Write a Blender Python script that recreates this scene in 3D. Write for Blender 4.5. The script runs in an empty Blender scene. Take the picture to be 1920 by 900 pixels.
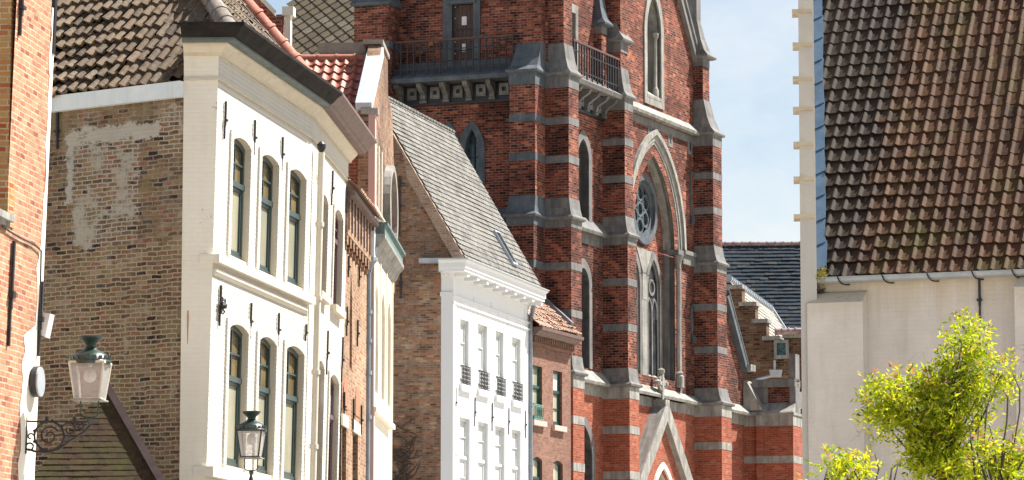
import bpy, bmesh, math, random
from mathutils import Vector as V
R = math.radians; sin, cos, PI = math.sin, math.cos, math.pi
random.seed(7)
scene = bpy.context.scene; COL = scene.collection
# ------------------------------------------------------------------ camera (photograph 1920x900)
F = 6700.0; TH = R(7.07); CZ = 1.6
cd = bpy.data.cameras.new('camera'); cam = bpy.data.objects.new('camera', cd); COL.objects.link(cam)
cd.sensor_width = 36; cd.lens = 36*F/1920; cd.clip_start = .5; cd.clip_end = 2500
cam.location = (0, 0, CZ); cam.rotation_euler = (PI/2+TH, 0, 0); scene.camera = cam
def ray(u, v):
    x = (u-960)/F; y = (450-v)/F
    return V((x, cos(TH)-y*sin(TH), sin(TH)+y*cos(TH)))
def at(u, v, Y):
    d = ray(u, v); return V((0, 0, CZ)) + d*(Y/d.y)
def azv(a): return V((sin(R(a)), cos(R(a)), 0))
Z = V((0, 0, 1))
class Frame:
    """a wall plane: s runs to the right along it, z up, d out towards the viewer"""
    def __init__(s, P, az, lean=0):
        s.t = azv(az); s.n = azv(az+90); s.w = Z + s.n*lean
        s.O = P - s.w*P.z; s.az = az; s.lean = lean
    def p(s, a, z, d=0): return s.O + s.t*a + s.w*z + s.n*d
    def sz(s, u, v, d=0):
        r = ray(u, v); nn = s.t.cross(s.w)
        q = s.O + s.n*d - V((0, 0, CZ)); k = q.dot(nn)/r.dot(nn)
        h = V((0, 0, CZ)) + r*k - s.O - s.n*d
        return (h - s.w*h.z).dot(s.t), h.z
    def S(s, u, v, d=0): return s.sz(u, v, d)[0]
    def H(s, u, v, d=0): return s.sz(u, v, d)[1]
    def shifted(s, a, az, lean=None):
        return Frame(s.p(a, 8), az, s.lean if lean is None else lean)
# ------------------------------------------------------------------ mesh building
ORG = {}
class MB:
    def __init__(s): s.v = []; s.f = []; s.m = []; s.r = []; s.uv = {}
    def poly(s, pts, m=0, r=0.0):
        i = len(s.v); s.v += [V(p) for p in pts]; s.f.append(list(range(i, i+len(pts)))); s.m.append(m); s.r.append(r)
        return s
    def quadmesh(s, vs, fs, m=0, r=0.0):
        i = len(s.v); s.v += [V(p) for p in vs]
        for f in fs: s.f.append([i+k for k in f]); s.m.append(m); s.r.append(r)
    def hexa(s, b, t, m=0, r=0.0):
        s.quadmesh(list(b)+list(t), [(3,2,1,0),(4,5,6,7),(0,1,5,4),(1,2,6,5),(2,3,7,6),(3,0,4,7)], m, r)
    def box(s, fr, s0, s1, z0, z1, d0, d1, m=0, r=0.0):
        q = [(s0, d0), (s1, d0), (s1, d1), (s0, d1)]
        s.hexa([fr.p(a, z0, d) for a, d in q], [fr.p(a, z1, d) for a, d in q], m, r); return s
    def obox(s, C, a, b, c, m=0, r=0.0):
        C, a, b, c = V(C), V(a), V(b), V(c)
        q = [-a-b, a-b, a+b, -a+b]
        s.hexa([C+k-c for k in q], [C+k+c for k in q], m, r); return s
    def bar(s, A, B, w, h, up=Z, m=0):
        A, B = V(A), V(B); d = (B-A).normalized(); x = d.cross(up)
        if x.length < 1e-4: x = d.cross(V((1, 0, 0)))
        x.normalize(); y = x.cross(d)
        s.obox((A+B)/2, x*w/2, y*h/2, (B-A)/2, m); return s
    def tube(s, pts, r, n=8, m=0, cap=True):
        pts = [V(p) for p in pts]; rr = r if isinstance(r, (list, tuple)) else [r]*len(pts)
        i0 = len(s.v); px = None
        for k, p in enumerate(pts):
            d = (pts[min(k+1, len(pts)-1)] - pts[max(k-1, 0)]).normalized()
            if px is None:
                px = d.cross(Z)
                if px.length < 1e-3: px = V((1, 0, 0))
            px = (px - d*px.dot(d)).normalized(); py = d.cross(px)
            for j in range(n):
                a = 2*PI*j/n; s.v.append(p + (px*cos(a)+py*sin(a))*rr[k])
        for k in range(len(pts)-1):
            for j in range(n):
                a, b = i0+k*n+j, i0+k*n+(j+1) % n
                s.f.append([a, b, b+n, a+n]); s.m.append(m); s.r.append(0)
        if cap:
            s.f.append([i0+j for j in range(n)][::-1]); s.f.append([i0+(len(pts)-1)*n+j for j in range(n)])
            s.m += [m, m]; s.r += [0, 0]
        return s
    def lathe(s, C, prof, n=12, m=0, rot=0):
        C = V(C); i0 = len(s.v)
        for r, z in prof:
            for j in range(n):
                a = 2*PI*j/n+rot; s.v.append(C+V((r*cos(a), r*sin(a), z)))
        for k in range(len(prof)-1):
            for j in range(n):
                a, b = i0+k*n+j, i0+k*n+(j+1) % n
                s.f.append([a, b, b+n, a+n]); s.m.append(m); s.r.append(0)
        s.f.append([i0+j for j in range(n)][::-1]); s.f.append([i0+(len(prof)-1)*n+j for j in range(n)])
        s.m += [m, m]; s.r += [0, 0]; return s
    def sweep(s, path, prof, m=0, closed_prof=True, side=1, slope=None):
        """path: horizontal points (with z); prof: (out, dz) pairs; mitred at the bends"""
        path = [V(p) for p in path]; n = len(path); i0 = len(s.v)
        for k in range(n):
            a = (path[k]-path[k-1]) if k else (path[1]-path[0]); b = (path[k+1]-path[k]) if k < n-1 else a
            a = V((a.x, a.y, 0)).normalized(); b = V((b.x, b.y, 0)).normalized()
            na = V((a.y, -a.x, 0)); nb = V((b.y, -b.x, 0)); o = (na+nb).normalized(); o /= max(.3, o.dot(na))
            for q in prof: s.v.append(path[k]+o*q[0]*side+Z*q[1])
        L = len(prof)
        for k in range(n-1):
            for j in range(L if closed_prof else L-1):
                a, b = i0+k*L+j, i0+k*L+(j+1) % L
                s.f.append([a, a+L, b+L, b]); s.m.append(m); s.r.append(0)
        if closed_prof:
            s.f.append([i0+j for j in range(L)]); s.f.append([i0+(n-1)*L+j for j in range(L)][::-1])
            s.m += [m, m]; s.r += [0, 0]
        return s
    def wall(s, fr, outer, holes=(), d=0, reveal=0, m=0, mr=None):
        bm = bmesh.new(); es = []
        for lp in [outer]+list(holes):
            vs = [bm.verts.new(fr.p(a, z, d)) for a, z in lp]
            for i in range(len(vs)): es.append(bm.edges.new((vs[i], vs[(i+1) % len(vs)])))
        bmesh.ops.triangle_fill(bm, use_beauty=True, use_dissolve=False, edges=es, normal=fr.n)
        for f in bm.faces:
            pts = [v.co.copy() for v in f.verts]
            if (pts[1]-pts[0]).cross(pts[2]-pts[0]).dot(fr.n) < 0: pts.reverse()
            s.poly(pts, m)
        bm.free()
        if reveal:
            for lp in holes: s.rim(fr, lp, d, d-reveal, m if mr is None else mr)
        return s
    def rim(s, fr, lp, d0, d1, m=0):
        for i in range(len(lp)):
            a, b = lp[i], lp[(i+1) % len(lp)]
            s.poly([fr.p(a[0], a[1], d0), fr.p(b[0], b[1], d0), fr.p(b[0], b[1], d1), fr.p(a[0], a[1], d1)], m)
    def ring(s, fr, inner, outer, d0, d1, m=0, back=None, open_bottom=False):
        """band between two loops with the same count, from depth d0 out to d1 (inner edge may go back deeper)"""
        n = len(inner); db = d0 if back is None else back
        for i in range(n):
            if open_bottom and i == 0: continue
            j = (i+1) % n; a, b, A, B = inner[i], inner[j], outer[i], outer[j]
            s.poly([fr.p(*a, d1), fr.p(*b, d1), fr.p(*B, d1), fr.p(*A, d1)], m)
            s.poly([fr.p(*A, d1), fr.p(*B, d1), fr.p(*B, d0), fr.p(*A, d0)], m)
            s.poly([fr.p(*a, d1), fr.p(*a, db), fr.p(*b, db), fr.p(*b, d1)], m)
        if open_bottom:
            for a, A in ((inner[0], outer[0]), (inner[1], outer[1])):
                s.poly([fr.p(*a, d0), fr.p(*A, d0), fr.p(*A, d1), fr.p(*a, d1)], m)
        return s
    def prism(s, fr, lp, d0, d1, m=0):
        s.poly([fr.p(a, z, d1) for a, z in lp], m); s.poly([fr.p(a, z, d0) for a, z in lp][::-1], m)
        s.rim(fr, lp, d0, d1, m); return s
    def clip(s, planes):
        """keep the side the normal points away from"""
        bm = bmesh.new(); lay = bm.faces.layers.float.new('rnd'); ml = bm.faces.layers.int.new('mm')
        vs = [bm.verts.new(p) for p in s.v]
        for f, m, r in zip(s.f, s.m, s.r):
            try: x = bm.faces.new([vs[i] for i in f]); x[lay] = r; x[ml] = m
            except ValueError: pass
        for co, no in planes:
            bmesh.ops.bisect_plane(bm, geom=bm.verts[:]+bm.edges[:]+bm.faces[:], plane_co=co, plane_no=no, clear_outer=True, dist=1e-5)
        bm.verts.index_update(); s.v = [v.co.copy() for v in bm.verts]
        s.f = [[v.index for v in f.verts] for f in bm.faces]; s.m = [f[ml] for f in bm.faces]; s.r = [f[lay] for f in bm.faces]
        bm.free(); return s
    def build(s, name, mats, parent=None, smooth=False, origin=None, label=None):
        if not isinstance(mats, (list, tuple)): mats = [mats]
        o0 = ORG[parent.name] if parent else (V(origin) if origin else V((0, 0, 0)))
        me = bpy.data.meshes.new(name); me.from_pydata([p-o0 for p in s.v], [], s.f)
        for m in mats: me.materials.append(m)
        me.polygons.foreach_set('material_index', s.m)
        at_ = me.attributes.new('rnd', 'FLOAT', 'FACE'); at_.data.foreach_set('value', s.r)
        uv = me.uv_layers.new(name='UVMap').data; flat = []
        for poly in me.polygons:
            pts = [s.v[i] for i in poly.vertices]; n = V((0, 0, 0))
            for i in range(len(pts)):
                n += (pts[i]-pts[0]).cross(pts[(i+1) % len(pts)]-pts[0])
            if n.length < 1e-12: n = V((0, 0, 1))
            n.normalize()
            t = V((1, 0, 0)) if abs(n.z) > .995 else Z.cross(n).normalized(); b = n.cross(t)
            for p in pts: flat += [p.dot(t), p.dot(b)]
        uv.foreach_set('uv', flat)
        me.validate(); me.update()
        if smooth:
            me.polygons.foreach_set('use_smooth', [True]*len(me.polygons))
            bm = bmesh.new(); bm.from_mesh(me); bmesh.ops.remove_doubles(bm, verts=bm.verts, dist=1e-4)
            bmesh.ops.recalc_face_normals(bm, faces=bm.faces)
            for e in bm.edges:
                if len(e.link_faces) == 2 and e.calc_face_angle(0) > R(38): e.smooth = False
            bm.to_mesh(me); bm.free()
        ob = bpy.data.objects.new(name, me); COL.objects.link(ob)
        if parent: ob.parent = parent
        elif origin: ob.location = o0
        ORG[ob.name] = o0
        if label: ob['label'] = label
        return ob
def pieces(mb, name, mats, parent, smooth=False):
    """each connected piece of the builder becomes a part of its own"""
    key = {}; par = {}
    def find(x):
        while par[x] != x: par[x] = par[par[x]]; x = par[x]
        return x
    ids = []
    for p in mb.v: ids.append(key.setdefault((round(p.x, 4), round(p.y, 4), round(p.z, 4)), len(key)))
    for i in range(len(key)): par[i] = i
    for f in mb.f:
        for k in f[1:]: par[find(ids[k])] = find(ids[f[0]])
    comp = {}
    for fi, f in enumerate(mb.f): comp.setdefault(find(ids[f[0]]), []).append(fi)
    for fl in comp.values():
        o = MB()
        for fi in fl: o.poly([mb.v[k] for k in mb.f[fi]], mb.m[fi], mb.r[fi])
        o.build(name, mats, parent, smooth)
def thing(name, label, cat, loc, group=None):
    o = bpy.data.objects.new(name, None); COL.objects.link(o); o.location = loc; o.empty_display_size = .3
    ORG[o.name] = V(loc); o['label'] = label; o['category'] = cat
    if group: o['group'] = group
    return o
def tag(o, label, cat, group=None):
    o['label'] = label; o['category'] = cat
    if group: o['group'] = group
    return o
# ------------------------------------------------------------------ arches
def rect(s0, s1, z0, z1): return [(s0, z0), (s1, z0), (s1, z1), (s0, z1)]
def pointed(c, a, z0, zs, h, n=8):
    """pointed arch opening: centre c, half width a, sill z0, spring zs, rise h"""
    k = (h*h-a*a)/(2*a); Rr = a+k; e = math.atan2(h, k)
    r = [(c-k+Rr*cos(e*i/n), zs+Rr*sin(e*i/n)) for i in range(n+1)]
    l = [(2*c-x, z) for x, z in r[-2::-1]]
    return [(c-a, z0), (c+a, z0)] + r + l
def segmental(s0, s1, z0, zs, h, n=8):
    a = (s1-s0)/2; c = (s0+s1)/2; Rr = (a*a+h*h)/(2*h); e = math.asin(min(1, a/Rr)); 
    return [(s0, z0), (s1, z0)] + [(c+Rr*sin(e*(1-2*i/n)), zs+h-Rr+Rr*cos(e*(1-2*i/n))) for i in range(n+1)]
def circle(c, z, r, n=28): return [(c+r*cos(2*PI*i/n), z+r*sin(2*PI*i/n)) for i in range(n)]
# ------------------------------------------------------------------ tiles
def tiles(mb, O, e, g, L, H, tw, th, prof, rise, step, m=6, jit=.004, i0=0, skew=0, thick=None, mat=0, grad=None):
    nrm = e.cross(g).normalized(); ni = int(L/tw)+1; nj = int(H/th)+1
    thick = step if thick is None else thick
    ph = random.uniform(0, 6)
    for j in range(nj):
        for i in range(i0, ni):
            o = O+e*(i*tw + skew*(j % 2)*tw + random.gauss(0, jit))+g*(j*th+random.gauss(0, jit)); r = random.random()
            dz = random.gauss(0, jit)+jit*2.2*(sin(i*.31+ph)+sin(j*.23+i*.13+ph*2)); tl = random.gauss(0, jit)
            if random.random() < .02 and jit > .002: o -= g*random.uniform(.1, .25)*th; dz += jit
            o += g*(th*.03*sin(i*.23+ph)*(jit > .002))
            base = len(mb.v)
            for q in range(3):
                for k in range(m+1):
                    x = k/m; h = prof(x)*rise+dz+tl*x
                    if q == 0: mb.v.append(o+e*x*tw+nrm*(h+step-thick))
                    if q == 1: mb.v.append(o+e*x*tw+nrm*(h+step))
                    if q == 2: mb.v.append(o+e*x*tw+g*(th*1.12)+nrm*(prof(x)*rise-.002))
            for q in range(2):
                for k in range(m):
                    a = base+q*(m+1)+k; mb.f.append([a, a+1, a+m+2, a+m+1]); mb.m.append(mat); mb.r.append(r)
def pan(x): return (.5+.5*cos(2*PI*x))**1.6
def sprof(x): return .5+.5*cos(2*PI*x)
def flat(x): return 0.0
# ------------------------------------------------------------------ materials
MATS = {}
class NT:
    def __init__(s, name):
        s.m = bpy.data.materials.new(name); s.m.use_nodes = True; s.n = s.m.node_tree.nodes; s.l = s.m.node_tree.links
        s.b = s.n['Principled BSDF']; MATS[name] = s.m
    def node(s, t, ins=None, **kw):
        x = s.n.new(t)
        for k, v in kw.items(): setattr(x, k, v)
        for k, v in (ins or {}).items():
            if isinstance(v, bpy.types.NodeSocket): s.l.new(v, x.inputs[k])
            else: x.inputs[k].default_value = v
        return x
    def uv(s, sc=(1, 1, 1), rot=0):
        u = s.node('ShaderNodeUVMap', uv_map='UVMap')
        return s.node('ShaderNodeMapping', {'Vector': u.outputs[0], 'Scale': sc, 'Rotation': (0, 0, rot)}).outputs[0]
    def pos(s): return s.node('ShaderNodeNewGeometry').outputs['Position']
    def noise(s, vec, scale, detail=4, rough=.55, dist=0): return s.node('ShaderNodeTexNoise', {'Vector': vec, 'Scale': scale, 'Detail': detail, 'Roughness': rough, 'Distortion': dist}).outputs['Fac']
    def ramp(s, fac, stops, interp='LINEAR'):
        x = s.node('ShaderNodeValToRGB', {'Fac': fac}); r = x.color_ramp; r.interpolation = interp
        while len(r.elements) < len(stops): r.elements.new(.5)
        for e, (p, c) in zip(r.elements, stops):
            e.position = p; e.color = (c, c, c, 1) if isinstance(c, (int, float)) else (*c, 1)
        return x.outputs['Color']
    def mix(s, fac, a, b, mode='MIX'):
        x = s.node('ShaderNodeMix', data_type='RGBA', blend_type=mode)
        for k, v in ((0, fac), (6, a), (7, b)):
            if isinstance(v, bpy.types.NodeSocket): s.l.new(v, x.inputs[k])
            elif k == 0: x.inputs[0].default_value = v
            else: x.inputs[k].default_value = (*v, 1) if isinstance(v, tuple) else (v, v, v, 1)
        return x.outputs[2]
    def math(s, op, a, b=0.0):
        x = s.node('ShaderNodeMath', operation=op)
        for k, v in ((0, a), (1, b)):
            if isinstance(v, bpy.types.NodeSocket): s.l.new(v, x.inputs[k])
            else: x.inputs[k].default_value = v
        return x.outputs[0]
    def out(s, col, rough=.8, bump=None, bs=.3, bd=.01, spec=.3, metal=0):
        for k, v in (('Base Color', col), ('Roughness', rough), ('Specular IOR Level', spec), ('Metallic', metal)):
            if isinstance(v, bpy.types.NodeSocket): s.l.new(v, s.b.inputs[k])
            else: s.b.inputs[k].default_value = (*v, 1) if isinstance(v, tuple) else v
        if bump is not None:
            bn = s.node('ShaderNodeBump', {'Height': bump, 'Strength': bs, 'Distance': bd}); s.l.new(bn.outputs[0], s.b.inputs['Normal'])
        return s.m
def brick(name, cols, mortar, course=.075, length=.225, ms=.011, mottle=.5, patch=0, patchcol=None, soot=0, sootscale=.35, bs=.6, box=None, wob=.012, sc2=1.0, efflor=0):
    t = NT(name); uv = t.uv()
    w = t.node('ShaderNodeTexNoise', {'Vector': uv, 'Scale': 5.0, 'Detail': 2.0})
    ad = t.node('ShaderNodeVectorMath', {0: w.outputs['Color'], 1: (wob*2, wob*2, 0)}, operation='MULTIPLY').outputs[0]
    uvd = t.node('ShaderNodeVectorMath', {0: uv, 1: ad}, operation='ADD').outputs[0]
    b = t.node('ShaderNodeTexBrick', {'Vector': uvd, 'Color1': (0, 0, 0, 1), 'Color2': (1, 1, 1, 1), 'Mortar': (.5, .5, .5, 1), 'Scale': 1.0,
        'Mortar Size': ms, 'Mortar Smooth': .25, 'Brick Width': length, 'Row Height': course, 'Bias': 0.0})
    n1 = t.noise(uv, 1.3*sc2, 5, .6); n2 = t.noise(uv, 22, 3, .6)
    n = len(cols); idx = t.math('ADD', b.outputs['Color'], t.math('MULTIPLY', t.math('SUBTRACT', n1, .5), mottle))
    idx = t.math('ADD', idx, t.math('MULTIPLY', t.math('SUBTRACT', n2, .5), .35))
    c = t.ramp(idx, [(i/(n-1), k) for i, k in enumerate(cols)])
    mm = t.math('MULTIPLY', b.outputs['Fac'], t.ramp(n2, [(.25, .55), (.5, 1.0)]))
    mv = t.noise(uv, 2.6, 5, .7); mort = t.mix(t.ramp(mv, [(.38, .75), (.6, 0)]), mortar, tuple(x*.42 for x in mortar))
    c = t.mix(mm, c, mort)
    if patch:
        pn = t.noise(uv, .9, 6, .7); pm = t.ramp(t.math('ADD', pn, t.math('MULTIPLY', n2, .12)), [(1-patch-.02, 0), (1-patch+.05, 1)])
        c = t.mix(t.math('MULTIPLY', pm, .8), c, patchcol or mortar)
    if efflor:
        vn = t.noise(t.uv((1.3, .5, 1)), 1.6, 6, .75); c = t.mix(t.ramp(vn, [(.52, 0), (.75, efflor)]), c, (.6, .57, .5))
    if box:
        sx = t.node('ShaderNodeSeparateXYZ', {0: uvd})
        wob2 = t.math('MULTIPLY', t.math('SUBTRACT', t.noise(uv, 3.5, 6, .8), .5), .55)
        for (x0, x1, y0, y1, k, colr) in box:
            def band(v, lo, hi):
                v = t.math('ADD', v, wob2)
                return t.math('MULTIPLY', t.math('GREATER_THAN', v, lo), t.math('LESS_THAN', v, hi))
            mk = t.math('MULTIPLY', band(sx.outputs[0], x0, x1), band(sx.outputs[1], y0, y1))
            nn = t.ramp(t.math('ADD', t.noise(uv, 2.2, 6, .75), t.math('MULTIPLY', b.outputs['Fac'], .22)), [(.60-k*.35, 0), (.70-k*.35, 1)])
            c = t.mix(t.math('MULTIPLY', mk, nn), c, colr)
    if soot:
        sn = t.noise(uv, sootscale, 6, .65, .4); c = t.mix(t.ramp(sn, [(.38, soot), (.62, 0)]), c, t.mix(1.0, c, (.3, .28, .3), 'MULTIPLY'))
    c = t.mix(t.ramp(t.noise(t.uv((1, .6, 1)), .33, 4, .6), [(.35, .35), (.65, 0)]), c, t.mix(1.0, c, (.62, .58, .58), 'MULTIPLY'))
    h = t.math('SUBTRACT', t.math('MULTIPLY', n2, .5), b.outputs['Fac'])
    return t.out(c, .9, h, bs, .012, .15)
def plaster(name, col, dark, bricky=.5, amt=.5, course=.075, streak=.4, rough=.75, chips=0, bump=.45, top=None, cracks=0):
    t = NT(name); uv = t.uv()
    n1 = t.noise(uv, .8, 6, .65); n2 = t.noise(t.uv((2.5, .25, 1)), 1.5, 5, .6); n3 = t.noise(uv, 30, 3, .6)
    f = t.math('ADD', t.math('MULTIPLY', t.ramp(n1, [(.35, 0), (.75, 1)]), amt), t.math('MULTIPLY', t.ramp(n2, [(.5, 0), (.8, 1)]), streak))
    c = t.mix(t.math('MINIMUM', f, 1.0), col, dark)
    b = t.node('ShaderNodeTexBrick', {'Vector': uv, 'Color1': (.8, .8, .8, 1), 'Color2': (1, 1, 1, 1), 'Mortar': (0, 0, 0, 1), 'Scale': 1.0, 'Mortar Size': .012, 'Mortar Smooth': .8, 'Brick Width': .225, 'Row Height': course})
    if bricky: c = t.mix(t.math('MULTIPLY', b.outputs['Fac'], .10*bricky), c, dark)
    if chips:
        cn = t.noise(t.uv((1, 1.3, 1)), 1.1, 7, .8); c = t.mix(t.ramp(cn, [(.635, 0), (.65, chips)]), c, (.22, .22, .22))
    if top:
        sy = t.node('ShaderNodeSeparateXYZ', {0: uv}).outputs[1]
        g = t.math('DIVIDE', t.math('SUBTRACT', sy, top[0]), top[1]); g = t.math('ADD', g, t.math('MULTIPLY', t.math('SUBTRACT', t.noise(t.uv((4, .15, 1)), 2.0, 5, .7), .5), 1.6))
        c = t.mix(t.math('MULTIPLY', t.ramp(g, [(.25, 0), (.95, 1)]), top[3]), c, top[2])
    if cracks:
        vo = t.node('ShaderNodeTexVoronoi', {'Vector': t.node('ShaderNodeVectorMath', {0: uv, 1: t.node('ShaderNodeTexNoise', {'Vector': uv, 'Scale': 3.0}).outputs['Color']}, operation='ADD').outputs[0], 'Scale': .55}, feature='DISTANCE_TO_EDGE').outputs['Distance']
        c = t.mix(t.math('MULTIPLY', t.ramp(vo, [(.0, cracks), (.008, 0)]), t.ramp(n1, [(.45, 0), (.6, 1)])), c, tuple(x*.5 for x in dark))
        sp = t.noise(uv, 7, 6, .8); c = t.mix(t.ramp(sp, [(.66, 0), (.72, .35)]), c, tuple(x*.75 for x in dark))
    h = t.math('ADD', t.math('MULTIPLY', b.outputs['Color'], bricky), t.math('MULTIPLY', n3, .5))
    h = t.math('ADD', h, t.math('MULTIPLY', t.noise(uv, 3, 4, .6), .8))
    return t.out(c, rough, h, bump, .014, .2)
def plain(name, a, b, scale=6, rough=.7, bs=.2, spec=.3, metal=0, streak=0, detail=5):
    t = NT(name); p = t.pos(); n = t.noise(p, scale, detail, .65); n2 = t.noise(p, scale*7, 3)
    c = t.mix(t.ramp(t.math('ADD', t.math('MULTIPLY', n, .8), t.math('MULTIPLY', n2, .2)), [(.35, 0), (.65, 1)]), a, b)
    if streak:
        s = t.noise(t.uv((3, .2, 1)), 2.5, 4); c = t.mix(t.ramp(s, [(.5, 0), (.75, streak)]), c, tuple(x*.55 for x in a))
    return t.out(c, rough, n2, bs, .01, spec, metal)
def stone(name, a, b, dark, amt=.5, block=.45):
    t = NT(name); p = t.pos(); uv = t.uv(); n = t.noise(p, 2.2, 6, .65); n2 = t.noise(p, 25, 4, .7); s = t.noise(t.uv((3, .35, 1)), 1.6, 5, .65)
    c = t.mix(t.ramp(n, [(.35, 0), (.65, 1)]), a, b)
    c = t.mix(t.ramp(s, [(.45, 0), (.75, amt)]), c, dark)
    c = t.mix(t.math('MULTIPLY', t.ramp(n2, [(.3, 1), (.45, 0)]), .4), c, dark)
    j = t.node('ShaderNodeTexBrick', {'Vector': uv, 'Scale': 1.0, 'Mortar Size': .006, 'Mortar Smooth': .2, 'Brick Width': .9, 'Row Height': block})
    c = t.mix(t.math('MULTIPLY', j.outputs['Fac'], .35), c, dark)
    return t.out(c, .85, t.math('SUBTRACT', n2, j.outputs['Fac']), .35, .01, .2)
def tilemat(name, cols, moss=None, mossamt=.4, rough=.75, dirt=.5, scale=1.0, gloss=.3, band=None):
    t = NT(name); p = t.pos(); r = t.node('ShaderNodeAttribute', attribute_name='rnd').outputs['Fac']
    n = t.noise(p, 1.1*scale, 5, .65); n2 = t.noise(p, 14*scale, 5, .7)
    idx = t.math('ADD', r, t.math('MULTIPLY', t.math('SUBTRACT', n2, .5), .7))
    c = t.ramp(idx, [(i/(len(cols)-1), k) for i, k in enumerate(cols)])
    c = t.mix(t.math('MULTIPLY', t.ramp(n2, [(.35, 1), (.6, 0)]), dirt), c, t.mix(1.0, c, (.4, .38, .36), 'MULTIPLY'))
    if moss:
        mn = t.math('ADD', t.math('MULTIPLY', n, .6), t.math('MULTIPLY', n2, .4)); c = t.mix(t.ramp(mn, [(.6-mossamt*.3, 0), (.72-mossamt*.3, .9)]), c, moss)
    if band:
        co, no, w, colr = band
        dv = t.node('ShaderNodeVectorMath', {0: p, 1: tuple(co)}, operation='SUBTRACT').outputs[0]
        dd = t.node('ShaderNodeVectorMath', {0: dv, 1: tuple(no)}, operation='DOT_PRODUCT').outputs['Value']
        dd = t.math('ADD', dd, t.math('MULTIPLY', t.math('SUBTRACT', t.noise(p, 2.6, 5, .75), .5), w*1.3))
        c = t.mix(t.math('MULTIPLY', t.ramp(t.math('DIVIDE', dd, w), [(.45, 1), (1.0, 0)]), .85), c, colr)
    return t.out(c, rough, n2, .4, .01, gloss)
def glass(name, col, col2, rough=.08, scale=2.0, spec=.6):
    t = NT(name); p = t.pos(); n = t.noise(p, scale, 3); c = t.mix(t.ramp(n, [(.4, 0), (.6, 1)]), col, col2)
    return t.out(c, rough, t.noise(p, .9*scale, 2), .15, .02, spec)
def simple(name, col, rough=.5, metal=0, spec=.4): return plain(name, col, tuple(x*.75 for x in col), 5, rough, .15, spec, metal)

M = {}
M['orange'] = brick('brick_orange', [(.24,.075,.045), (.40,.17,.095), (.37,.20,.11), (.44,.26,.15), (.33,.12,.07), (.45,.25,.15)], (.50,.40,.31), .075, .23, .011, .5)
M['orange2'] = brick('brick_orange_far', [(.20,.085,.05), (.31,.165,.095), (.32,.20,.12), (.38,.26,.165), (.28,.13,.08)], (.42,.35,.27), .075, .23, .010, .5, soot=.3)
M['stone'] = stone('bluestone', (.125,.125,.125), (.19,.185,.178), (.05,.05,.052), .75)
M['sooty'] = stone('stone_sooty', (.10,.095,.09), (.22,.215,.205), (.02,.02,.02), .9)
M['stone_light'] = stone('stone_light', (.20,.197,.182), (.32,.31,.285), (.075,.075,.072), .85)
M['slate_shade_stone'] = stone('stone_blue_shade', (.065,.08,.095), (.11,.125,.14), (.035,.04,.045), .6, 2.0)  # blue stone; also the darker shade tone of front faces and great window
M['ch_dark'] = brick('brick_church_dark', [(0.029,0.014,0.012), (0.111,0.031,0.020), (0.215,0.055,0.036), (0.058,0.021,0.017), (0.364,0.114,0.062)], (.30,.225,.185), .088, .25, .009, .9, soot=.85, sootscale=.55, bs=.4)
M['ch_mid'] = brick('brick_church_mid', [(0.037,0.016,0.014), (0.169,0.046,0.032), (0.275,0.073,0.043), (0.081,0.027,0.022), (0.450,0.150,0.078)], (.33,.245,.20), .088, .25, .009, .9, soot=.85, sootscale=.5, bs=.4)
M['ch_red'] = brick('brick_church_red', [(.19,.047,.030), (.27,.068,.038), (.32,.090,.050), (.22,.055,.033), (.36,.13,.075)], (.34,.20,.145), .082, .24, .008, .6, soot=.12, bs=.35)
M['c_brick'] = brick('brick_gable_brown', [(0.121,0.070,0.048), (0.257,0.147,0.086), (0.351,0.154,0.092), (0.338,0.218,0.127), (0.189,0.090,0.063), (0.432,0.294,0.178)], (.33,.28,.22), .068, .21, .010, 1.0, soot=.75, sootscale=.28, efflor=.35)
M['d_brick'] = brick('brick_rose', [(.14,.070,.052), (.20,.10,.072), (.24,.125,.09), (.17,.085,.064)], (.25,.185,.15), .068, .21, .008, .5, soot=.2, bs=.3)
M['red_brick'] = brick('brick_red', [(.20,.045,.03), (.30,.08,.045), (.35,.10,.06), (.17,.05,.035)], (.38,.28,.22), .075, .22, .011, .6)
M['far_brick'] = brick('brick_step_gable', [(0.045,0.025,0.017), (0.135,0.072,0.042), (0.203,0.108,0.063), (0.098,0.050,0.035), (0.247,0.158,0.098)], (.22,.17,.13), .10, .3, .012, .9, soot=.5)
M['white'] = plaster('white_paint', (.60,.575,.52), (.45,.42,.35), .8, .35, chips=.0, bump=.8)
M['cream'] = plaster('cream_shade_paint', (.80,.755,.65), (.60,.54,.44), .35, .4, chips=.85, bump=.5)  # cream trim; also the shade tone of the corner return
M['cream_plain'] = plaster('cream_render', (.62,.56,.45), (.42,.36,.27), 0, .5, streak=.6)
M['c_white'] = plaster('white_render', (.64,.66,.68), (.54,.555,.565), 0, .25, streak=.35, bump=.3)
M['c_frame'] = simple('white_joinery', (.62,.63,.62), .4)
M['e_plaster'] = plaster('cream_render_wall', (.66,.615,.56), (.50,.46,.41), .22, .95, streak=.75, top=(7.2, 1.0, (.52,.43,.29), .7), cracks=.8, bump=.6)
M['parapet'] = plaster('parapet_render', (.54,.525,.49), (.42,.39,.34), .1, .6, streak=.5, bump=.6)
M['stonewhite'] = plaster('stone_white', (.76,.72,.62), (.58,.52,.42), 0, .4)
M['mauve'] = plaster('mauve_render', (.50,.34,.31), (.42,.28,.25), 0, .4)
M['black'] = simple('black_iron', (.022,.02,.024), .45)
M['gut_dark'] = plain('gutter_dark', (.012,.012,.012), (.035,.03,.028), 3, .8, .3, .08, streak=.3)
M['gut_soffit'] = plain('soffit_green', (.09,.12,.12), (.15,.175,.17), 2.5, .7, .2, streak=.4)
M['gut_red'] = plain('gutter_brown', (.11,.07,.06), (.17,.12,.11), 6, .6, .3, streak=.4)
M['sash_green'] = simple('sash_green', (.035,.06,.06), .35)
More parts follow.
